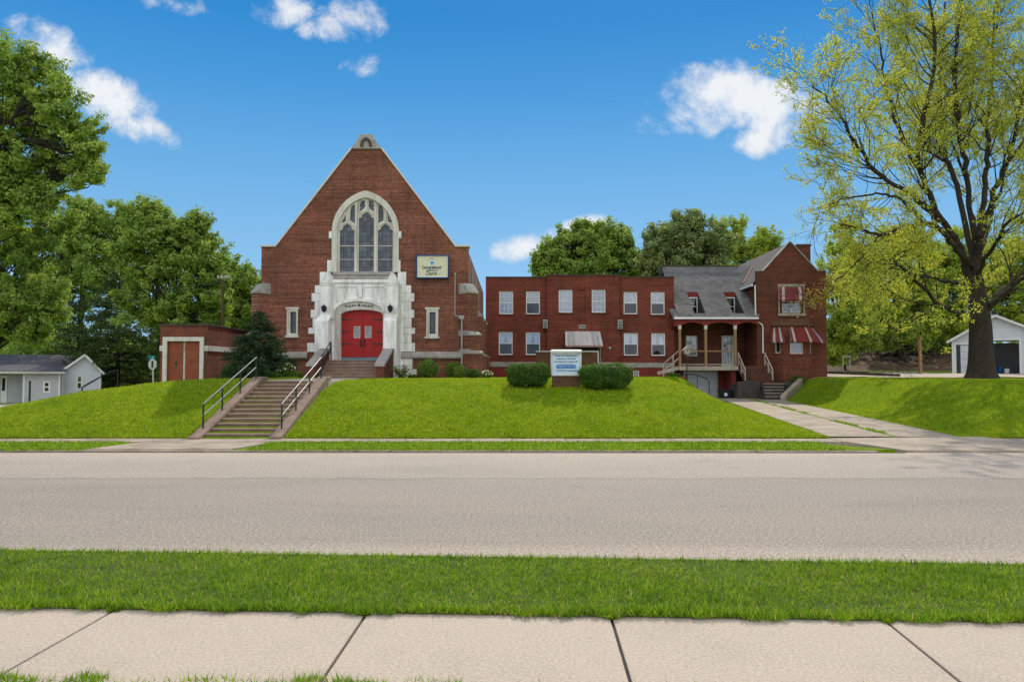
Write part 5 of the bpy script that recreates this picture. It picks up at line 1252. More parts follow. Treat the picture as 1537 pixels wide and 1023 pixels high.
b=MB(); b.box(Xf(1378.5,60),Xf(1382.3,60),59.9,60.1,1.4,Zf(505.5,60)); b.build('shaft',K['wood'],t,bevel=.015)
b=MB(); b.box(Xf(1378.5,60)-.01,Xf(1382.3,60)+.01,59.88,60.12,Zf(505.5,60)+.001,Zf(505.5,60)+.03); b.build('cap',K['wood'],t)
t=thing('wooden_frame',(Xf(1270,70),70,2.2),'little pale wooden frame standing at the edge of the woods','frame')
b=MB(); z0=hz(Xf(1270,70),70)-.1; q=Pl(70.)
for p in (1264.5,1275): b.box(q.x(p)-.04,q.x(p)+.04,69.95,70.05,z0,q.z(535.5))
b.each('upright',K['wood_grey'],t); b=MB(); b.box(q.x(1263.5),q.x(1276),69.94,70.06,q.z(535.4),q.z(533.8)); b.build('top_bar',K['wood_grey'],t)
def log(p0,p1,r,lab):
    t=thing('timber_beam',p0,lab,'beam','timber beams edging the alley'); b=MB(); b.bar(p0,p1,r*2,r*1.6); b.build('beam',K['dark_wood'],t,bevel=.02)
    b=MB()
    for u in (.1,.9):
        p=Vector(p0).lerp(Vector(p1),u); b.tube([p+Vector((0,0,r*.7)),p+Vector((0,0,r*1.1))],.035,6)
    b.each('spike',K['rail_top'],t)
hh=lambda x,y,d:(x,y,hz(x,y)+d)
log(hh(Xf(1242,56),56,.22),hh(Xf(1349,50),50,.2),.1,'long dark timber beam edging the alley, nearest to the lawn')
log(hh(Xf(1243,60),60,.25),hh(Xf(1302,55),55,.22),.09,'shorter dark timber beam edging the alley beside the house corner')
# ================================================================ vegetation
rng=np.random.default_rng(11)
def unit(n,rg=rng):
    v=rg.normal(size=(n,3)); return v/np.linalg.norm(v,axis=1,keepdims=True)
def leaves(C, size, rg=rng, up=.5, asp=.55, fold=.25, var=.35, out=None):
    """one folded leaf (a kite of four corners) at every point of C"""
    n=len(C); nrm=unit(n,rg); nrm[:,2]+=up
    if out is not None: nrm+=out
    nrm/=np.linalg.norm(nrm,axis=1,keepdims=True)
    a=np.cross(nrm,unit(n,rg)); a/=np.linalg.norm(a,axis=1,keepdims=True)+1e-9
    c=np.cross(nrm,a); s=(size*(1+var*rg.uniform(-1,1,n)))[:,None]
    q=np.stack([C-a*s*.5, C+c*s*asp*.5+nrm*s*fold*.3, C+a*s*.5, C-c*s*asp*.5+nrm*s*fold*.3],1)
    return q.reshape(-1,3)
def clumps(centers, radii, per, rg=rng, flat=.75):
    """points scattered in little sprays"""
    n=len(centers); k=np.repeat(np.arange(n),per)
    p=unit(len(k),rg)*(rg.uniform(0,1,len(k))**.45)[:,None]; p[:,2]*=flat
    return centers[k]+p*radii[k][:,None], k
class TubeNP:
    """many cheap tapered branches, gathered into one mesh"""
    def __init__(s): s.v=[]; s.n=0
    def seg(s,P0,P1,r0,r1,sides=4):
        P0=np.asarray(P0,float).reshape(-1,3); P1=np.asarray(P1,float).reshape(-1,3); n=len(P0)
        if n==0: return
        r0=np.broadcast_to(np.asarray(r0,float),(n,)); r1=np.broadcast_to(np.asarray(r1,float),(n,))
        d=P1-P0; d/=np.linalg.norm(d,axis=1,keepdims=True)+1e-9
        ref=np.where(np.abs(d[:,2:3])<.9,np.array([[0,0,1.]]),np.array([[1.,0,0]]))
        u=np.cross(d,ref); u/=np.linalg.norm(u,axis=1,keepdims=True)+1e-9; w=np.cross(d,u)
        for k in range(sides):
            t0,t1=2*math.pi*k/sides,2*math.pi*(k+1)/sides
            e0=u*math.cos(t0)+w*math.sin(t0); e1_=u*math.cos(t1)+w*math.sin(t1)
            q=np.stack([P0+e0*r0[:,None],P0+e1_*r0[:,None],P1+e1_*r1[:,None],P1+e0*r1[:,None]],1)
            s.v.append(q.reshape(-1,3))
    def get(s): return np.concatenate(s.v)
def wig(p0,p1,n,amp,rg=rng):
    p0=np.asarray(p0,float); p1=np.asarray(p1,float); t=np.linspace(0,1,n+1)[:,None]
    q=p0+(p1-p0)*t; Ld=np.linalg.norm(p1-p0)
    q[1:-1]+=rg.normal(size=(n-1,3))*amp*Ld; return q
def pw_(px,py,D): return np.array([Xf(px,D,py),D,Zf(py,D)])
def crown_tree(name,label,lobes,D,base,tr,leaf,size,dens=1.,seed=0,bark='bark_dark',group=None,loose=1.,trunk_top=None,fill=1.,per=26,cat='tree',flat=.7,limbs=True,up=.5):
    """lobes: (px,py,depth offset,radius px): masses of foliage in a real crown around limbs"""
    rg=np.random.default_rng(seed)
    Lw=[]
    for px,py,dy,r in lobes:
        Lw.append((pw_(px,py,D+dy), r*(D+dy)/FPX))
    base=np.asarray(base,float)
    t=thing(name,tuple(base),label,cat,group)
    cen=np.mean([c for c,_ in Lw],axis=0)
    tt=np.asarray(trunk_top,float) if trunk_top is not None else np.array([base[0]*.6+cen[0]*.4,base[1]*.6+cen[1]*.4,base[2]+(cen[2]-base[2])*.75])
    tb=TubeNP(); tp=wig(base-np.array([0,0,.3]),tt,7,.012,rg); rad=np.linspace(tr,tr*.45,8); rad[0]*=1.35
    for i in range(7): tb.seg(tp[i],tp[i+1],rad[i],rad[i+1],8)
    P=[]; Od=[]
    for c,r in Lw:
        k=rg.integers(3,8); st=tp[k]
        mid=wig(st,c,4,.06,rg)
        for i in range(4): tb.seg(mid[i],mid[i+1],rad[k]*.34*(1-i*.2),rad[k]*.34*(1-(i+1)*.2)+.01,6)
        nb=int(7+6*r)
        for _ in range(nb):
            e=c+unit(1,rg)[0]*r*rg.uniform(.6,1.02); e[2]=max(e[2],base[2]+1.0)
            o=mid[rg.integers(2,5)]; w=wig(o,e,3,.07,rg)
            for i in range(3): tb.seg(w[i],w[i+1],.05*(1-i*.3)*tr/.3,.05*(1-(i+1)*.3)*tr/.3+.006,4)
    for c,r in Lw:
        # each mass breaks up into boughs of its own, so that light and sky come between them
        ns=int(9+5.2*r); d=unit(ns,rg); d[:,2]+=.12
        rs=np.clip(r*rg.uniform(.20,.40,ns),.30,1.35); rs[rg.uniform(0,1,ns)<.25]*=.6
        sc=c+d*(r*rg.uniform(.35,1.0,ns)**.7*(1+.10*loose*rg.normal(size=ns)))[:,None]
        for q,h in zip(sc,rs):
            n=int(12*dens*h*h*(.3/size)**.8)+6
            dd=unit(n,rg); Od.append(dd+1.1*(q-c)/(np.linalg.norm(q-c)+1e-6)); P.append(q+dd*(h*rg.uniform(.15,1.0,n)**.5*(1+.15*rg.normal(size=n)))[:,None]*np.array([1.1,1.1,.72]))
    for c,r in Lw:
        # young shoots standing out of the outline
        for _ in range(int(5+5*r)):
            d=unit(1,rg)[0]; d[2]=abs(d[2])*.9+.15; d/=np.linalg.norm(d); o=c+d*r*rg.uniform(.8,1.05); g_=d*.7+np.array([0,0,.6]); g_/=np.linalg.norm(g_)
            ln=rg.uniform(.35,1.1)*(size/.2)**.5; m=int(3+ln*5); u_=np.linspace(0,1,m)[:,None]; sp_=o+g_*ln*u_+rg.normal(size=(m,3))*.05*(1.2-u_)
            P.append(sp_); Od.append(np.repeat(d[None],m,0)); tb.seg(o-d*.4,o+g_*ln,.02,.008,3)
    P=np.concatenate(P); Od=np.concatenate(Od); ok=P[:,2]>base[2]+.6; P=P[ok]; Od=Od[ok]
    cr=size*rg.uniform(1.0,2.4,len(P))
    C,k=clumps(P,cr,per,rg,flat)
    np_mesh('crown',leaves(C,size,rg,up,out=Od[k]*.7),4,K[leaf],t)
    np_mesh('trunk',tb.get(),4,K[bark],t)
    return t
def gbase(px,D,dz=0): x=Xf(px,D); return (x,D,hz(x,D)+dz)
GL='leafy trees left of the church'
crown_tree('maple_tree','tall green tree cut by the left edge, leaning over the lower trees',
 [(20,110,0,44),(64,128,.5,34),(88,165,-1,32),(48,185,1,42),(0,175,0,60),(112,205,0,30),(84,232,1,32),(132,228,-.5,17),(118,258,0,24),(60,275,1,28),(140,262,0,11),(-55,130,2,75),(-70,240,2,70),(16,250,0,36),(30,292,0,30),(-10,285,0,44),(58,312,0,22),(10,325,0,36)],
 37,gbase(-85,37),.36,'leaf_maple',.17,1.3,1,'bark_dark',GL,per=24,trunk_top=pw_(-40,215,37))
crown_tree('maple_tree','low spreading tree with drooping pale green boughs over the white house roof',
 [(10,330,0,40),(-45,320,0,52),(48,385,.5,34),(8,405,-1,46),(62,455,0,32),(22,462,-1,40),(70,475,-.5,22),(-35,460,0,58),(36,500,0,20),(-5,500,0,26),(76,345,1,26),(60,505,.3,9)],
 42,gbase(-60,42),.30,'leaf_maple',.18,1.2,2,'bark_dark',GL,per=24,trunk_top=pw_(-20,430,42))
crown_tree('maple_tree','broad mid green maple rising behind the white house gable',
 [(125,345,0,40),(92,385,0,42),(160,352,1,36),(182,385,0,34),(140,395,-1,50),(100,440,0,40),(170,432,0,38),(62,400,2,45),(128,322,0,20),(186,345,0,18),(60,455,1,36)],
 76,gbase(120,76),.42,'leaf_maple',.27,1.0,3,'bark_dark',GL,per=22)
crown_tree('maple_tree','tall maple with open branching between the dark pine and the utility pole',
 [(214,335,0,26),(248,350,0,30),(232,385,-.5,40),(272,372,.5,34),(292,350,0,20),(205,400,0,30),(282,412,0,38),(240,440,0,44),(310,392,0,28),(306,445,0,38),(216,470,0,36),(270,490,0,40),(318,470,1,28)],
 60,gbase(250,60),.42,'leaf_maple',.25,1.0,4,'bark_dark',GL,per=22)
crown_tree('maple_tree','rounded pale green maple beside the church wall, above the shed roof',
 [(338,425,0,30),(362,440,0,28),(326,455,0,30),(382,455,1,24),(350,475,0,36),(376,488,0,30),(395,440,3,22),(322,405,1,16),(330,500,0,35)],
 68,gbase(350,68),.36,'leaf_maple',.27,1.0,5,'bark_dark',GL,per=22)
crown_tree('maple_tree','shaded bushy tree filling the gap low behind the brick shed',
 [(240,510,0,36),(280,515,0,40),(265,545,0,30),(320,520,0,38)],
 78,gbase(270,78),.3,'leaf_deep',.28,.9,6,'bark_dark',GL,per=20)
# trees behind the annex
GB='trees behind the annex roof'
crown_tree('leafy_tree','wide bright green tree rising behind the left half of the annex roof',
 [(824,395,0,24),(850,378,0,26),(880,370,0,28),(908,366,0,22),(930,380,0,25),(862,400,0,30),(900,400,0,34),(944,400,0,24),(812,410,0,16),(962,412,1,18),(838,418,0,26),(895,352,0,10)],
 82,gbase(885,82),.4,'leaf_maple',.32,1.1,7,'bark_dark',GB,per=20)
crown_tree('leafy_tree','rounded grey green tree with dense dark crown behind the shingle roof',
 [(1030,355,0,26),(1002,368,0,26),(1060,362,0,25),(985,388,0,22),(1020,385,0,34),(1055,392,0,34),(1078,380,0,22),(975,408,0,18),(1000,412,0,28),(1042,415,0,30),(1030,338,0,12)],
 78,gbase(1030,78),.45,'leaf_olive',.30,1.35,8,'bark_dark',GB,per=22)
crown_tree('leafy_tree','thin yellow green tree with sparse twiggy crown left of the house gable',
 [(1095,360,0,20),(1112,378,0,20),(1135,372,0,18),(1088,395,0,20),(1125,398,0,24),(1152,385,0,16),(1160,368,0,9),(1080,345,0,9),(1148,358,0,8),(1108,342,0,8)],
 88,gbase(1120,88),.3,'leaf_wood',.27,.62,9,'bark',GB,loose=1.5,per=12)
# woodland to the right
GW='woodland trees beyond the alley'
crown_tree('woodland_tree','slim spring green tree with loose crown directly right of the brick house',
 [(1262,385,0,22),(1248,420,0,24),(1275,420,0,26),(1255,465,0,26),(1285,460,0,26),(1250,505,0,22),(1276,505,0,28),(1268,350,0,14),(1290,390,0,20),(1244,540,0,16),(1300,420,1,24),(1300,505,0,24),(1262,545,0,14)],
 76,gbase(1266,78),.22,'leaf_wood',.24,1.05,21,'bark_dark',GW,loose=1.4,per=14)
crown_tree('woodland_tree','full yellow green tree at the middle of the woodland edge, behind the earth bank',
 [(1318,400,0,30),(1345,380,0,28),(1368,405,0,32),(1330,440,0,36),(1375,450,0,36),(1312,480,0,34),(1352,490,0,38),(1300,440,2,30),(1395,480,0,26),(1335,362,1,16),(1365,370,2,24),(1395,430,1,30),(1318,520,0,26),(1370,518,0,26)],
 82,gbase(1345,90),.3,'leaf_wood',.26,1.0,22,'bark_dark',GW,loose=1.2,per=16)
crown_tree('woodland_tree','dense green tree between the timber post and the garage, under the big maple boughs',
 [(1410,400,0,34),(1440,385,0,34),(1420,440,0,38),(1455,430,0,36),(1400,490,0,34),(1440,480,0,34),(1475,450,0,30),(1412,515,1,22)],
 86,gbase(1425,94),.32,'leaf_wood',.28,1.0,23,'bark_dark',GW,per=16)
crown_tree('woodland_tree','green tree rising behind the garage roof at the right edge',
 [(1490,410,0,34),(1525,400,0,40),(1560,420,0,45),(1510,450,0,36),(1550,460,0,38),(1600,430,0,50),(1530,485,0,24)],
 84,gbase(1540,96),.34,'leaf_wood',.28,.9,24,'bark_dark',GW,per=16)
crown_tree('woodland_tree','dark shadowed understorey thicket low between the house corner and the bank',
 [(1262,520,0,26),(1295,515,0,30),(1330,520,0,28),(1365,515,0,28),(1400,515,0,28),(1280,480,2,30),(1345,500,3,34),(1390,490,3,34),(1428,500,3,30),(1290,537,-9,13),(1322,540,-10,9),(1350,536,-8,8),(1405,538,-9,11),(1425,530,-6,16),(1255,535,-8,18)],
 93,gbase(1310,96),.2,'leaf_deep',.3,1.15,25,'bark_dark',GW,per=16)
# a far belt of trees closes the view all round
B=[];tb=TubeNP()
for i in range(150):
    a=R(-62+124*i/150)+rng.uniform(-.01,.01); d=rng.uniform(118,170)
    c=np.array([d*math.sin(a),d*math.cos(a),0]); r=rng.uniform(2.6,4.6)
    for _ in range(3): B.append((c+np.array([rng.uniform(-3,3),rng.uniform(-3,3),rng.uniform(1.5,5.2)]),r*rng.uniform(.6,1)))
    tb.seg(c,c+np.array([0,0,5]),.25,.12,5)
Pn=[]
for c,r in B:
    n=int(9*r*r)+6; Pn.append(c+unit(n)*(rng.uniform(.4,1,n)**.5*r)[:,None])
Pn=np.concatenate(Pn); C,_=clumps(Pn,np.full(len(Pn),1.0),7)
fb=np_mesh('far_woods',leaves(C,.62),4,K['leaf_deep']); tag(fb,'distant belt of dark green trees closing the view behind the houses','woods',kind='stuff')
# ---------------------------------------------------------------- the big spring maple on the right
def big_maple():
    rg=np.random.default_rng(5); D=45.; sc=D/30.
    bx,by=Xf(1473,D),D; bz=hz(bx,D)
    t=thing('maple_tree',(bx,by,bz),'huge old maple in sparse yellow green spring leaf on the right lawn','tree')
    tb=TubeNP()
    tr=MB()
    # trunk with root flare
    prof=[(1472.5,577,27),(1472.5,569,25),(1472.5,560,20.5),(1472.5,545,17.5),(1472.5,520,15.8),(1472,490,14.6),(1469,455,13),(1464,420,10),(1462,385,7.5)]
    pts=[]; rs=[]
    for px,py,r in prof: pts.append(pw_(px,py,D)); rs.append(r*D/FPX)
    nseg=20; V=[];Fc=[]
    ph=rg.uniform(0,6.28,6)
    for i,(p,r) in enumerate(zip(pts,rs)):
        fl=max(0,1-i/4)
        for k in range(nseg):
            a=2*math.pi*k/nseg; q=r*(1+.05*math.sin(3*a+ph[0])+.035*math.sin(7*a+ph[1]+i*.3)+fl*.12*math.sin(5*a+ph[2]))
            V.append((p[0]+q*math.cos(a),p[1]+q*math.sin(a),p[2]))
    for i in range(len(pts)-1):
        for k in range(nseg): Fc.append((i*nseg+k,i*nseg+(k+1)%nseg,(i+1)*nseg+(k+1)%nseg,(i+1)*nseg+k))
    tr.add(V,Fc); tr.build('trunk',K['bark'],t,smooth=True)
    limbs=[ # list of (px,py,depth), start radius px
     ([(1462,440,0),(1442,372,-.4),(1412,326,-.9),(1383,259,-1.4),(1379,213,-1.6),(1403,100,-1.8),(1396,13,-2),(1385,-70,-2)],10.5),
     ([(1412,332,-.9),(1369,292,-2),(1316,259,-2.9),(1283,213,-3.3),(1250,160,-3.6),(1213,118,-3.9)],7),
     ([(1383,259,-1.4),(1350,200,-.4),(1330,130,.4),(1318,60,1),(1305,0,1.4)],5.5),
     ([(1462,390,0),(1436,279,1.0),(1416,219,1.6),(1412,133,2),(1416,53,2.3),(1420,-60,2.5)],8.5),
     ([(1464,390,0),(1452,266,-.6),(1440,200,-.9),(1432,100,-1),(1442,13,-1.2),(1446,-70,-1.2)],8),
     ([(1463,395,0),(1478,290,.6),(1482,226,.9),(1486,133,1.2),(1492,40,1.3),(1500,-70,1.4)],9),
     ([(1465,400,0),(1484,310,-1),(1509,246,-1.8),(1532,166,-2.3),(1552,60,-2.6)],8.5),
     ([(1470,470,0),(1500,448,-.6),(1537,415,-1.2),(1590,360,-1.6),(1650,300,-2)],8.5),
     ([(1470,455,0),(1510,430,1.0),(1560,380,2),(1610,300,3)],7),
     ([(1462,400,0),(1434.5,374.5,-1.2),(1416,349,-2),(1388,335,-2.6),(1352,342,-3.3),(1320,353,-3.8),(1290,342,-4.2),(1262,338,-4.4)],8.5),
     ([(1320,353,-3.8),(1285,392,-4.4),(1256,424,-4.8),(1232,446,-5.1),(1212,452,-5.3)],2.6),
     ([(1388,335,-2.6),(1350,300,-3.4),(1310,292,-4),(1262,300,-4.4),(1230,312,-4.6)],4),
     ([(1466,480,0),(1445,472,-1.2),(1411,457,-2.2),(1380,424,-3.),(1355,403,-3.6),(1330,390,-4.1),(1300,398,-4.6)],7),
     ([(1462,440,0),(1450,428,1.2),(1411,421,2.2),(1375,412,3.),(1330,425,3.6),(1300,450,4)],5.5),
     ([(1411,457,-2.2),(1388,470,-2.8),(1360,478,-3.2),(1335,492,-3.5)],3.),
     ([(1465,420,0),(1490,370,-2.2),(1520,330,-3.6),(1560,300,-4.6)],6.5),
     ([(1464,400,0),(1460,330,2.2),(1440,240,3.6),(1400,170,4.6),(1370,90,5.4)],6.5),
     ([(1466,400,0),(1490,320,2.6),(1520,220,4),(1540,120,5)],6.5),
     ([(1537,415,-1.2),(1560,430,-2.4),(1600,440,-3.2)],4),
    ]
    twigP=[];twigD=[]
    def tubeline(P,R_,sides):
        for i in range(len(P)-1): tb.seg(P[i],P[i+1],R_[i],R_[i+1],sides)
    def smooth(P,n):
        P=np.asarray(P); out=[]
        for i in range(len(P)-1):
            p0=P[max(i-1,0)];p1=P[i];p2=P[i+1];p3=P[min(i+2,len(P)-1)]
            for k in range(n):
                u=k/n; out.append(.5*((2*p1)+(-p0+p2)*u+(2*p0-5*p1+4*p2-p3)*u*u+(-p0+3*p1-3*p2+p3)*u**3))
        out.append(P[-1]); return np.array(out)
    def branch(p,d,L_,r,lev,dn=1.):
        n=6 if lev<3 else 4; P=[p]; dd=d/np.linalg.norm(d)
        for i in range(n):
            dd=dd+rg.normal(size=3)*.13+np.array([0,0,.055 if lev<3 else .02]); dd/=np.linalg.norm(dd); P.append(P[-1]+dd*L_/n)
        P=np.array(P); Rr=np.linspace(r,max(r*.28,.007),n+1); tubeline(P,Rr,5 if lev<2 else 3)
        spawn(P,Rr,L_,lev)
    def spawn(P,Rr,L_,lev,start=.25,dn=1.,ln=1.):
        n=len(P)-1
        if lev>=3:
            for u in np.linspace(.2,1,5):
                i=min(int(u*n),n-1); f=u*n-i; q=P[i]*(1-f)+P[i+1]*f; twigP.append(q)
            return
        cnt=max(3,int(L_/sc*{0:3.3,1:3.1,2:4.4}[lev]*dn))
        for _ in range(cnt):
            u=rg.uniform(start,1.)**.8; i=min(int(u*n),n-1); f=u*n-i; q=P[i]*(1-f)+P[i+1]*f
            ax_=P[min(i+1,n)]-P[i]; ax_/=np.linalg.norm(ax_)+1e-9
            s=np.cross(ax_,rg.normal(size=3)); s/=np.linalg.norm(s)+1e-9; ang=rg.uniform(.5,1.0)
            d=ax_*math.cos(ang)+s*math.sin(ang)
            ll={0:rg.uniform(1.4,3.2),1:rg.uniform(.7,1.5),2:rg.uniform(.3,.75)}[lev]*(1.15-.5*u)*ln*sc
            branch(q,d,ll,max(Rr[i]*rg.uniform(.26,.42),.010) if lev<2 else .010,lev+1)
    lines=[]
    for pts_,r in limbs:
        P=np.array([pw_(px,py,D+dy*sc) for px,py,dy in pts_]); S=smooth(P,6); S[1:-1]+=rg.normal(size=S[1:-1].shape)*.05
        r0=r*.52*D/FPX; Rr=r0*(np.linspace(1,.0,len(S))**.75*.86+.14); tubeline(S,Rr,8)
        Ls_=np.linalg.norm(np.diff(S,axis=0),axis=1).sum()
        li=len(lines); spawn(S,Rr,Ls_,0,.22,{10:.3,9:.8,11:.7}.get(li,1.),{10:.2,9:.5,11:.7,12:.75}.get(li,1.))
        lines.append(S)
    np_mesh('branches',tb.get(),4,K['bark'],t)
    T_=np.array(twigP)
    T_=T_[rg.uniform(0,1,len(T_))<.85]; kx_=T_[:,0]/T_[:,1]; kz_=(T_[:,2]-EYE)/T_[:,1]; T_=T_[~(((kx_<Xf(1238,1.))&(kz_<(Zf(352,1.)-EYE)))|((kx_<Xf(1415,1.))&(kz_<(Zf(500,1.)-EYE))))]
    C,_=clumps(T_,rg.uniform(.08,.28,len(T_)),6,rg,.8); MAPLE_N=len(T_)
    # the lowest left tip carries bronze young leaves
    tip=(C[:,0]/C[:,1]<Xf(1250,1.))&(C[:,2]<EYE+(Zf(415,1.)-EYE)*C[:,1])&(C[:,1]<D-3)
    np_mesh('spring_leaves',leaves(C[~tip],.088,rg,.35,.75),4,K['leaf_spring'],t)
    S=lines[10]; q=S[len(S)//2:]; q=q[rg.integers(0,len(q),420)]+rg.normal(size=(420,3))*np.array([.34,.3,.28])
    Cb=np.concatenate([C[tip],q])
    np_mesh('bronze_leaves',leaves(Cb,.115,rg,.2,.7),4,K['leaf_bronze'],t)
    return len(T_)
print('twigs',big_maple())
# ---------------------------------------------------------------- conifers
def conifer(name,label,base,height,radius,whorls,arms,tuft,needle,leaf,seed,droop=.35,cat='conifer',pw=.8,up=.2,per=14,low=.04,lean=0):
    rg=np.random.default_rng(seed); base=np.array(base); t=thing(name,tuple(base),label,cat)
    tb=TubeNP(); top=base+np.array([lean,0,height]); tb.seg(base-np.array([0,0,.3]),top,height*.022+.03,.015,7)
    Pp=[];Rr=[]
    for i in range(whorls):
        u=low+(1-low)*(i+.5)/whorls; rad=radius*(1-u)**pw*rg.uniform(.75,1.12)+.08
        n=max(4,int(arms*(1-u*.6)))
        for k in range(n):
            a=rg.uniform(0,2*math.pi); o=base+(top-base)*u
            Ld=rad*rg.uniform(.7,1.1); e=o+np.array([math.cos(a)*Ld,math.sin(a)*Ld,-droop*Ld+rg.uniform(-.1,.15)*Ld+.18*Ld*u])
            w=wig(o,e,3,.04,rg)
            for j in range(3): tb.seg(w[j],w[j+1],.02+.012*Ld*(1-j/3),.012+.01*Ld*(1-(j+1)/3),4)
            m=max(3,int(Ld/tuft*1.6))
            for j in range(m):
                f=.25+.75*(j+rg.uniform())/m; q=o+(e-o)*f; q[2]+=.06*Ld*math.sin(f*3.1)
                Pp.append(q+rg.normal(size=3)*tuft*.45); Rr.append(tuft*rg.uniform(.6,1.2))
    Pp=np.array(Pp); Rr=np.array(Rr); C,_=clumps(Pp,Rr,per,rg,.45)
    np_mesh('needles',leaves(C,needle,rg,up,.22,.1),4,K[leaf],t); np_mesh('trunk',tb.get(),4,K['bark_dark'],t); return t
g=gbase(390,36.6); conifer('spruce','dark blue green spruce standing between the brick shed and the church facade',(g[0],36.6,g[2]),Zf(468,36.6)-g[2],1.85,18,12,.20,.16,'needle',31,.12,low=.02,pw=.62,per=16)
g=gbase(178,66); conifer('pine_tree','big dark pine with layered boughs behind the white house and the street sign',(g[0],66,g[2]-.3),Zf(405,66)-g[2],5.6,19,9,.55,.34,'needle_pine',32,.10,per=22,low=.05,pw=.5)
g=gbase(118,70); conifer('pine_tree','second dark pine further back, partly hidden by the maple over the house',(g[0],70,g[2]-.3),Zf(445,70)-g[2],4.8,14,8,.6,.36,'needle_pine',33,.12,per=18,pw=.5)
# ---------------------------------------------------------------- clipped hedges and shrubs
def hedge(label,px0,px1,py0,py1,D,depth,seed):
    rg=np.random.default_rng(seed); q=Pl(D-depth/2); x0,x1,z1=q.x(px0,560),q.x(px1,560),q.z(py0); cx=(x0+x1)/2
    z0=q.z(py1)
    t=thing('clipped_hedge',(cx,D,z0),label,'hedge','clipped hedges beside the lawn sign')
    hx_,hy_,hz2=(x1-x0)/2,depth/2,(z1-z0)/2; c=np.array([cx,D,(z0+z1)/2])
    def sq(d,e=3.6): return d/((np.abs(d)**e).sum(1)**(1/e))[:,None]
    # leafy shell with a slightly uneven clip
    n=17000; d=sq(unit(n,rg)); wob=1+.05*np.sin(d[:,0]*9+seed)+.045*np.sin(d[:,2]*8+d[:,0]*5+seed)+.03*np.sin(d[:,0]*23+d[:,1]*17)+.022*rg.normal(size=n)+.10*(rg.uniform(0,1,n)<.02)
    p=c+d*np.array([hx_,hy_,hz2])*(wob*rg.uniform(.86,1.01,n))[:,None]
    taper=1-.13*(1-(p[:,2]-z0)/(z1-z0)); p[:,0]=cx+(p[:,0]-cx)*taper; p[:,1]=D+(p[:,1]-D)*taper
    np_mesh('foliage',leaves(p,.05,rg,.25,.6,out=d*.7),4,K['leaf_hedge'],t)
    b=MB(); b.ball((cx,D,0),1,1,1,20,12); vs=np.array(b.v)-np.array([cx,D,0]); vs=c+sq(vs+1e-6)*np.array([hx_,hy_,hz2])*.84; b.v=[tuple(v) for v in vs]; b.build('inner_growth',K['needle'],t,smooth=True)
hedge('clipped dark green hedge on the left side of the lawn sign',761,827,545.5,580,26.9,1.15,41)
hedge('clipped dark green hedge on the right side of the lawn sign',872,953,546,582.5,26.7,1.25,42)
def shrub(name,label,px,py0,py1,wpx,D,leaf,n,size,seed,flowers=None,sparse=False,group='foundation shrubs along the church'):
    rg=np.random.default_rng(seed); x=Xf(px,D,555); z0=hz(x,D)-.02; zt=Zf(py0,D); r=wpx/2*D/FPX; h=zt-z0
    t=thing(name,(x,D,z0),label,'shrub',group); c=np.array([x,D,z0+h*.52])
    tb=TubeNP(); pts=[]
    for _ in range(26):
        e=c+unit(1,rg)[0]*np.array([r,r*.9,h*.48])*rg.uniform(.6,1); w=wig((x+rg.normal()*.04,D+rg.normal()*.04,z0),e,3,.06,rg)
        for i in range(3): tb.seg(w[i],w[i+1],.016-.004*i,.012-.004*i,4)
        pts.append(w[2]); pts.append(w[3])
    np_mesh('stems',tb.get(),4,K['bark_dark'],t)
    if sparse: C,_=clumps(np.array(pts),np.full(len(pts),.13),n//len(pts),rg)
    else:
        d=unit(n,rg); C=c+d*np.array([r,r*.9,h*.5])*(rg.uniform(.2,1.03,n)**.5*(1+.07*np.sin(d[:,0]*7)+.06*np.sin(d[:,2]*9+d[:,0]*4)))[:,None]; C[:,2]=np.maximum(C[:,2],z0+.03)
    np_mesh('foliage',leaves(C,size,rg,.4,.6),4,K[leaf],t)
    if flowers:
        m,k=flowers; d=unit(k,rg); d[:,2]=np.abs(d[:,2]); d[:,1]=-np.abs(d[:,1]); np_mesh('blossoms',leaves(c+d*np.array([r,r*.9,h*.5])*1.0,.09,rg,.6,.9),4,K[m],t)
shrub('round_shrub','dark round shrub under the lancet window right of the church door',642.5,540,570,34,38.9,'leaf_deep',4200,.075,51)
shrub('round_shrub','thin light green bush against the white quoins right of the door steps',603,542,570,26,38.0,'leaf_lime',420,.085,52,sparse=True)
shrub('round_shrub','pale lime green shrub in the middle of the row right of the church door',682,543,570,30,39.2,'leaf_lime',2000,.08,53)
shrub('round_shrub','dark green ball shrub touching the pale lime shrub beside the downpipe',692,549,571,22,38.6,'leaf_deep',2600,.065,54)
shrub('round_shrub','small light green ball shrub at the foot of the corner buttress',711,554,571,21,38.6,'leaf_hedge',2400,.06,55)
shrub('round_shrub','little shrub with pale blossoms past the church corner',731,556,572,19,38.8,'leaf_lime',900,.07,56,('blossom',26))
shrub('round_shrub','low leafy tuft between the quoins and the dark round shrub',621,562,571,20,38.8,'leaf_hedge',700,.06,57)
shrub('round_shrub','green bush beside the brick shed wall left of the spruce',346,545,574,28,36.6,'leaf_hedge',2600,.075,58)
shrub('round_shrub','yellow green bush with white blossoms between spruce and left cheek wall',430,545,573,28,36.3,'leaf_lime',1700,.08,59,('blossom',30))
shrub('round_shrub','low dark bush squeezed against the left cheek wall',444,556,573,20,36.2,'leaf_deep',1300,.07,60)
shrub('round_shrub','low green plant at the foot of the spruce, left of the yellow green bush',412,558,574,22,35.8,'leaf_hedge',1200,.07,61)
shrub('round_shrub','leafy green plant beside the birdhouse post at the garage court edge',1011,560,577,22,48.8,'leaf_hedge',1500,.09,62,group='plants by the garage court')
shrub('flower_plant','pink flowering plant beside the curved black handrail',1024.5,565,580,13,48.6,'leaf_hedge',500,.08,63,('blossom_pink',46),group='plants by the garage court')
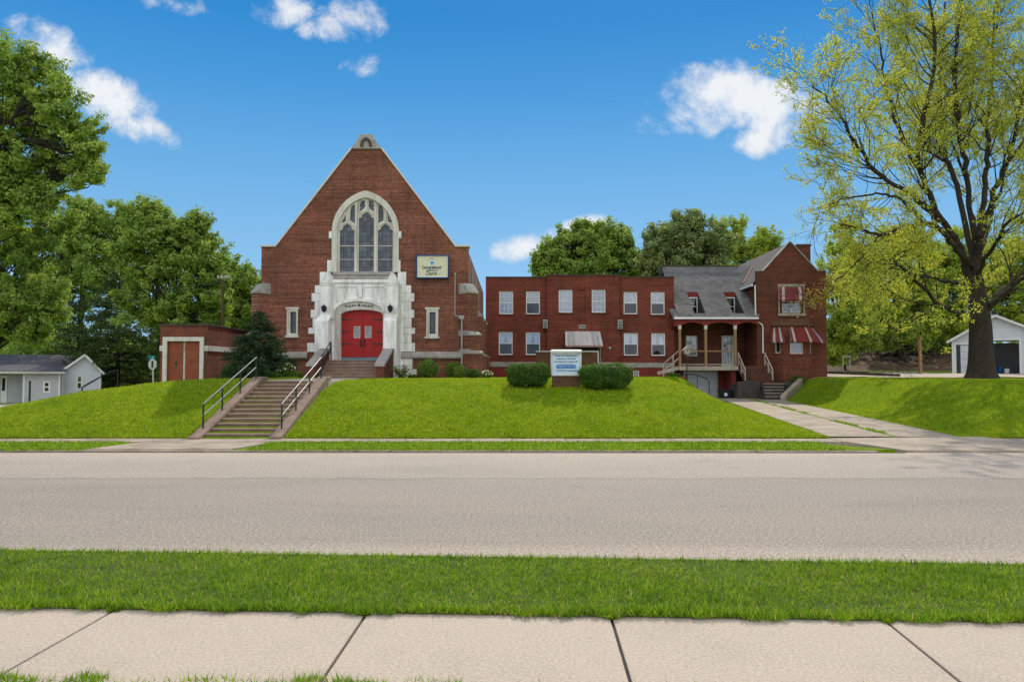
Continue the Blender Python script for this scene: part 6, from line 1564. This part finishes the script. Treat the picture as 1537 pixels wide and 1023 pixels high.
shrub('round_shrub','low green clump under the basement window of the brick house wing',1197,563,570,26,52.2,'leaf_hedge',1000,.09,64,group='plants by the garage court')
# ---------------------------------------------------------------- grass blades
def blades(name,x,y,z,h,w,m,seed,label,lean=.45):
    rg=np.random.default_rng(seed); n=len(x); a=rg.uniform(0,2*math.pi,n); hh_=h*rg.uniform(.45,1.25,n)
    P=np.stack([x,y,z-.004],1); s=np.stack([np.cos(a),np.sin(a),np.zeros(n)],1)*(w*rg.uniform(.6,1.3,n))[:,None]
    ld=rg.normal(size=(n,3))*lean; ld[:,2]=1; tip=P+ld/np.linalg.norm(ld,axis=1,keepdims=True)*hh_[:,None]
    o=np_mesh(name,np.stack([P-s,P+s,tip],1).reshape(-1,3),3,K[m]); return tag(o,label,'grass',kind='stuff')
def patchy(x,y,k=1.): return .5+.25*np.sin(x*2.1*k+1.3*np.sin(y*1.7*k))+.25*np.sin(y*2.9*k+1.1*np.sin(x*1.3*k)+.5)
rg=np.random.default_rng(3)
n=230000; x=rg.uniform(-9.2,9.2,n); u=rg.uniform(0,1,n)
near_=rg.uniform(0,1,n)<.10; u=np.where(near_,rg.uniform(0,1,n)*.065-.012-.034*np.clip(np.sin(x*3.1+2*np.sin(x*7.3)),0,1),u)
y=s_far(x)-.02+(np.array(e1(x))+.02-s_far(x))*u
def tuft(x,y): return np.sin(x*31+5*np.sin(y*23))*np.sin(y*37+4*np.sin(x*19))+.6*np.sin(x*67+y*41)
tf=tuft(x,y); keep=(tf>-.75)|(rg.uniform(0,1,n)<.35); x,y,u,tf,near_=x[keep],y[keep],u[keep],tf[keep],near_[keep]
edge=(u<.06)|(u>.96)
blades('verge_grass',x,y,np.full(len(x),.07),.036+.026*patchy(x,y)+.018*tf+.018*edge,.0062,'blade',4,'mown green grass strip between the road and the near pavement',.75)
n=9000; x=rg.uniform(-3.7,3.5,n); den=np.where(x<-2.55,1.,np.where((x>-2.25)&(x<-1.9),.35,np.where((x>-1.55)&(x<-.32),.85,np.where(x<-.32,.12,.02))))
den=1.4*den*(.6+.5*np.sin(x*13+2*np.sin(x*5))); ok=rg.uniform(0,1,n)<den; x=x[ok]; n=len(x)
y=s_near(x)-.03-.22*rg.uniform(0,1,n)**1.3+.03*np.sin(x*9)
blades('near_lawn_grass',x,y,np.full(n,.045),.075,.0055,'blade',5,'grass tips at the bottom edge beside the near pavement',.7)
n=330000; x=rg.uniform(-21,26,n); y=21.86+14.5*rg.uniform(0,1,n)**1.5
ok=~((x>-9.2)&(x<-6.42)&(y<36.5))&~((x>XL(y)-.0)&(x<XR(y)+.0)); x,y=x[ok],y[ok]
blades('lawn_grass',x,y,np.maximum(height(x,y),.05),.07+.03*patchy(x,y,1.7),.015,'blade_far',6,'sunlit mown lawn covering the bank below the church',.55)
n=120000; x=rg.uniform(8,40,n); y=rg.uniform(36,57,n)
ok=~((x>XL(y)-.05)&(x<XR(y)+.05))&~((x>11.2)&(y>45)&(x<17.6))&~((x>16.2)&(x<19.4)&(y>48.5))&(y<np.where(x<21.9,52.4,np.where(x<24,49.5,47.6)))
x,y=x[ok],y[ok]
blades('lawn_grass',x,y,height(x,y),.09,.022,'blade_far',16,'mown lawn on the bank between driveway and alley',.55)
n=40000; x=rg.uniform(-21,24,n); y=rg.uniform(19.08,20.98,n)
ok=~((x>-10.4)&(x<-6.6))&~((x>8.3)&(x<15.6)); x,y=x[ok],y[ok]
n=14000; xe=rg.uniform(-21,24,n); ye_=np.where(rg.uniform(0,1,n)<.5,19.0+.09*rg.normal(size=n)*np.abs(np.sin(xe*1.9+np.sin(xe*4.1))),20.98+.05*rg.normal(size=n)); ok=~((xe>-10.6)&(xe<-6.5))&~((xe>8.2)&(xe<15.8)); x=np.concatenate([x,xe[ok]]); y=np.concatenate([y,ye_[ok]])
blades('far_verge_grass',x,y,np.full(len(x),.055),.085,.013,'blade',7,'ragged grass strip along the far kerb',.5)
n=3500; y=rg.uniform(23,52,n); x=XL(y)+(XR(y)-XL(y))*rg.uniform(.475,.545,n); ok=patchy(x,y,.9)+.25*np.sin(y*.55)>.52; x,y=x[ok],y[ok]
blades('driveway_grass',x,y,.128+.02*(y-22)/20,.09,.02,'blade',8,'weedy grass strip between the two driveway tracks',.6)
# flat-lying litter and weeds in the near joints
n=1500; k=rg.integers(0,4,n); ends=[(tops[3],bots[3]),(tops[4],bots[4]),(tops[5],bots[5]),(tops[6],bots[6])]
E=np.array(ends)[k]; u=rg.uniform(0,.06,n)**1.; x=E[:,0]+(E[:,1]-E[:,0])*u; y=s_far(x)-(s_far(x)-s_near(x))*u
blades('joint_weeds',x+rg.normal(size=n)*.02,y,np.full(n,.05),.05,.005,'blade',9,'little weeds where the pavement joints meet the grass strip',.8)
SUN_STR=2.9; SKY_STR=.15; EXPO=.40; BACK_FILL=1.75; SUN_COL=(1,.90,.74); CLOUD=(.9,.92,.95); CLOUD_K=1.0
# ================================================================ sky, sun, camera
SUN=Vector((2.9,16.4,13.6)).normalized()
el=math.asin(SUN.z); az_=math.atan2(SUN.x,SUN.y)
w=bpy.data.worlds.new('World'); scn.world=w; w.use_nodes=True; t=w.node_tree
for n in list(t.nodes): t.nodes.remove(n)
out=N(t,'OutputWorld'); bg=N(t,'Background'); L(t,bg.outputs[0],out.inputs[0])
sky=N(t,'TexSky',sky_type='NISHITA'); sky.sun_disc=False; sky.sun_elevation=el; sky.sun_rotation=az_
sky.altitude=100; sky.air_density=1.; sky.dust_density=.15; sky.ozone_density=2.2
tc=N(t,'TexCoord'); sp=N(t,'SeparateXYZ'); L(t,tc.outputs['Generated'],sp.inputs[0])
def math_(op,a,b_=None,c=None):
    n=N(t,'Math',operation=op)
    for i,v in enumerate((a,b_,c)):
        if v is None: continue
        if isinstance(v,(int,float)): n.inputs[i].default_value=v
        else: L(t,v,n.inputs[i])
    return n.outputs[0]
# the sky's own colour, deepened with height to the blue of a clear spring noon
grad=ramp(t,sp.outputs[2],[(0,(.33,.60,.86)),(.07,(.28,.55,.84)),(.18,(.19,.465,.79)),(.26,(.12,.395,.75)),(.34,(.05,.305,.69)),(.42,(.012,.235,.62)),(.6,(.01,.18,.52)),(1,(.01,.14,.43))])
gv_=N(t,'VectorMath',operation='SCALE'); L(t,grad,gv_.inputs[0]); gv_.inputs['Scale'].default_value=1/(SKY_STR*2**EXPO)
sm=N(t,'Mix',data_type='RGBA'); sm.inputs[0].default_value=.95; L(t,sky.outputs[0],sm.inputs[6]); L(t,gv_.outputs[0],sm.inputs[7])
skyc=sm.outputs[2]
# added broken cloud in the unseen sky behind, fill light for shaded fronts
nb=N(t,'TexNoise'); nb.inputs['Scale'].default_value=2.4; nb.inputs['Detail'].default_value=8; nb.inputs['Roughness'].default_value=.6; L(t,tc.outputs['Generated'],nb.inputs['Vector'])
mb=N(t,'MapRange',interpolation_type='SMOOTHSTEP'); L(t,nb.outputs['Fac'],mb.inputs[0]); mb.inputs[1].default_value=.40; mb.inputs[2].default_value=.56
yb_=N(t,'MapRange',interpolation_type='SMOOTHSTEP'); L(t,sp.outputs[1],yb_.inputs[0]); yb_.inputs[1].default_value=.15; yb_.inputs[2].default_value=-.25
bk=N(t,'Math',operation='MULTIPLY'); L(t,mb.outputs[0],bk.inputs[0]); L(t,yb_.outputs[0],bk.inputs[1])
bc=N(t,'Mix',data_type='RGBA'); L(t,bk.outputs[0],bc.inputs[0]); L(t,skyc,bc.inputs[6]); q_=BACK_FILL/(SKY_STR*2**EXPO); bc.inputs[7].default_value=(q_,q_*.98,q_*.95,1)
skyc=bc.outputs[2]
# clouds lie on a flat deck of directions: azimuth and height over the horizon
ysafe=math_('MAXIMUM',sp.outputs[1],.02)
U_=math_('DIVIDE',sp.outputs[0],ysafe); V_=math_('DIVIDE',sp.outputs[2],ysafe)
front=math_('GREATER_THAN',sp.outputs[1],.05)
uv=N(t,'CombineXYZ'); L(t,U_,uv.inputs[0]); L(t,V_,uv.inputs[1])
def dirUV(px,py):
    return Xf(px,1.,py), (Zf(py,1.)-EYE)
n1=N(t,'TexNoise'); n1.inputs['Scale'].default_value=11; n1.inputs['Detail'].default_value=11; n1.inputs['Roughness'].default_value=.66; n1.inputs['Distortion'].default_value=.22; L(t,uv.outputs[0],n1.inputs['Vector'])
n2=N(t,'TexNoise'); n2.inputs['Scale'].default_value=5.5; n2.inputs['Detail'].default_value=4; L(t,uv.outputs[0],n2.inputs['Vector'])
fb_=math_('ADD',math_('MULTIPLY',n1.outputs['Fac'],.75),math_('MULTIPLY',n2.outputs['Fac'],.25))
tot=None
#        px  py   rx  ry  strength tilt
CL=[(1080,152,118,60,1.35,.0),(1165,165,80,64,1.3,.0),(1030,184,88,36,1.4,-.1),(1130,208,62,32,1.0,0),
    (165,150,78,46,1.3,.35),(205,190,66,30,1.15,.35),(90,118,50,22,.7,.2),(70,66,84,36,1.1,.25),(20,42,66,30,.85,.1),
    (420,14,90,34,1.0,.25),(545,18,58,48,1.0,.2),(480,42,60,26,.95,.2),(250,6,84,22,.88,.1),(540,100,60,22,.68,-.1),
    (800,366,92,24,1.2,-.26),(866,343,56,20,1.25,-.22),(770,378,60,14,.78,0),(310,354,26,9,.6,0),(930,340,30,9,.6,0),
    (-150,90,120,60,.9,.1),(1800,120,160,60,.9,0),(-420,160,170,50,.85,0),(2050,240,150,40,.8,0),(700,-180,220,50,.75,.1),(1500,-120,160,60,.8,.0)]
for px,py,rx,ry,s,ti in CL:
    u0,v0=dirUV(px,py); ca,sa_=math.cos(-ti),math.sin(-ti)
    du=math_('SUBTRACT',U_,u0); dv=math_('SUBTRACT',V_,v0)
    a=math_('DIVIDE',math_('ADD',math_('MULTIPLY',du,ca),math_('MULTIPLY',dv,sa_)),rx/FPX)
    b_=math_('DIVIDE',math_('SUBTRACT',math_('MULTIPLY',dv,ca),math_('MULTIPLY',du,sa_)),ry/FPX)
    r2=math_('ADD',math_('MULTIPLY',a,a),math_('MULTIPLY',b_,b_))
    k=math_('MULTIPLY',math_('MAXIMUM',math_('SUBTRACT',1.35,r2),-1.),s*.34)
    k=math_('MAXIMUM',k,-.3)
    tot=k if tot is None else math_('MAXIMUM',tot,k)
dens=math_('ADD',tot,math_('MULTIPLY',math_('SUBTRACT',fb_,.5),2.0))
mk=N(t,'MapRange',interpolation_type='SMOOTHSTEP'); L(t,dens,mk.inputs[0]); mk.inputs[1].default_value=.20; mk.inputs[2].default_value=.64
mask=math_('MULTIPLY',math_('MULTIPLY',mk.outputs[0],front),.96)
shade=ramp(t,math_('SUBTRACT',dens,math_('MULTIPLY',math_('SUBTRACT',n2.outputs['Fac'],.5),.6)),[(.15,mul(CLOUD,.86)),(.6,CLOUD)])
cm=N(t,'Mix',data_type='RGBA'); L(t,mask,cm.inputs[0]); L(t,skyc,cm.inputs[6]); L(t,shade,cm.inputs[7])
# colour ramps stop at 1: bring the cloud white up to the sky's own scale
vm=N(t,'VectorMath',operation='SCALE'); L(t,shade,vm.inputs[0]); vm.inputs['Scale'].default_value=CLOUD_K/(SKY_STR*2**EXPO); L(t,vm.outputs[0],cm.inputs[7])
L(t,cm.outputs[2],bg.inputs[0]); bg.inputs[1].default_value=SKY_STR
sl=bpy.data.lights.new('sun','SUN'); sl.energy=SUN_STR; sl.angle=R(.5); sl.color=SUN_COL
so_=bpy.data.objects.new('sun',sl); COL.objects.link(so_); so_.rotation_euler=(-SUN).to_track_quat('-Z','Y').to_euler(); so_.location=(10,60,60)
cam=bpy.data.cameras.new('camera'); co=bpy.data.objects.new('camera',cam); COL.objects.link(co)
cam.sensor_width=36; cam.lens=36*FPX/1537; cam.clip_end=3000; cam.clip_start=.05
co.location=(0,0,EYE); co.rotation_euler=(math.pi/2+PITCH,0,0); scn.camera=co
scn.view_settings.view_transform='Standard'; scn.view_settings.look='None'; scn.view_settings.gamma=1; scn.view_settings.exposure=EXPO
scn.render.film_transparent=False
scn.cycles.max_bounces=8; scn.cycles.transparent_max_bounces=12; scn.cycles.transmission_bounces=4; scn.cycles.diffuse_bounces=4
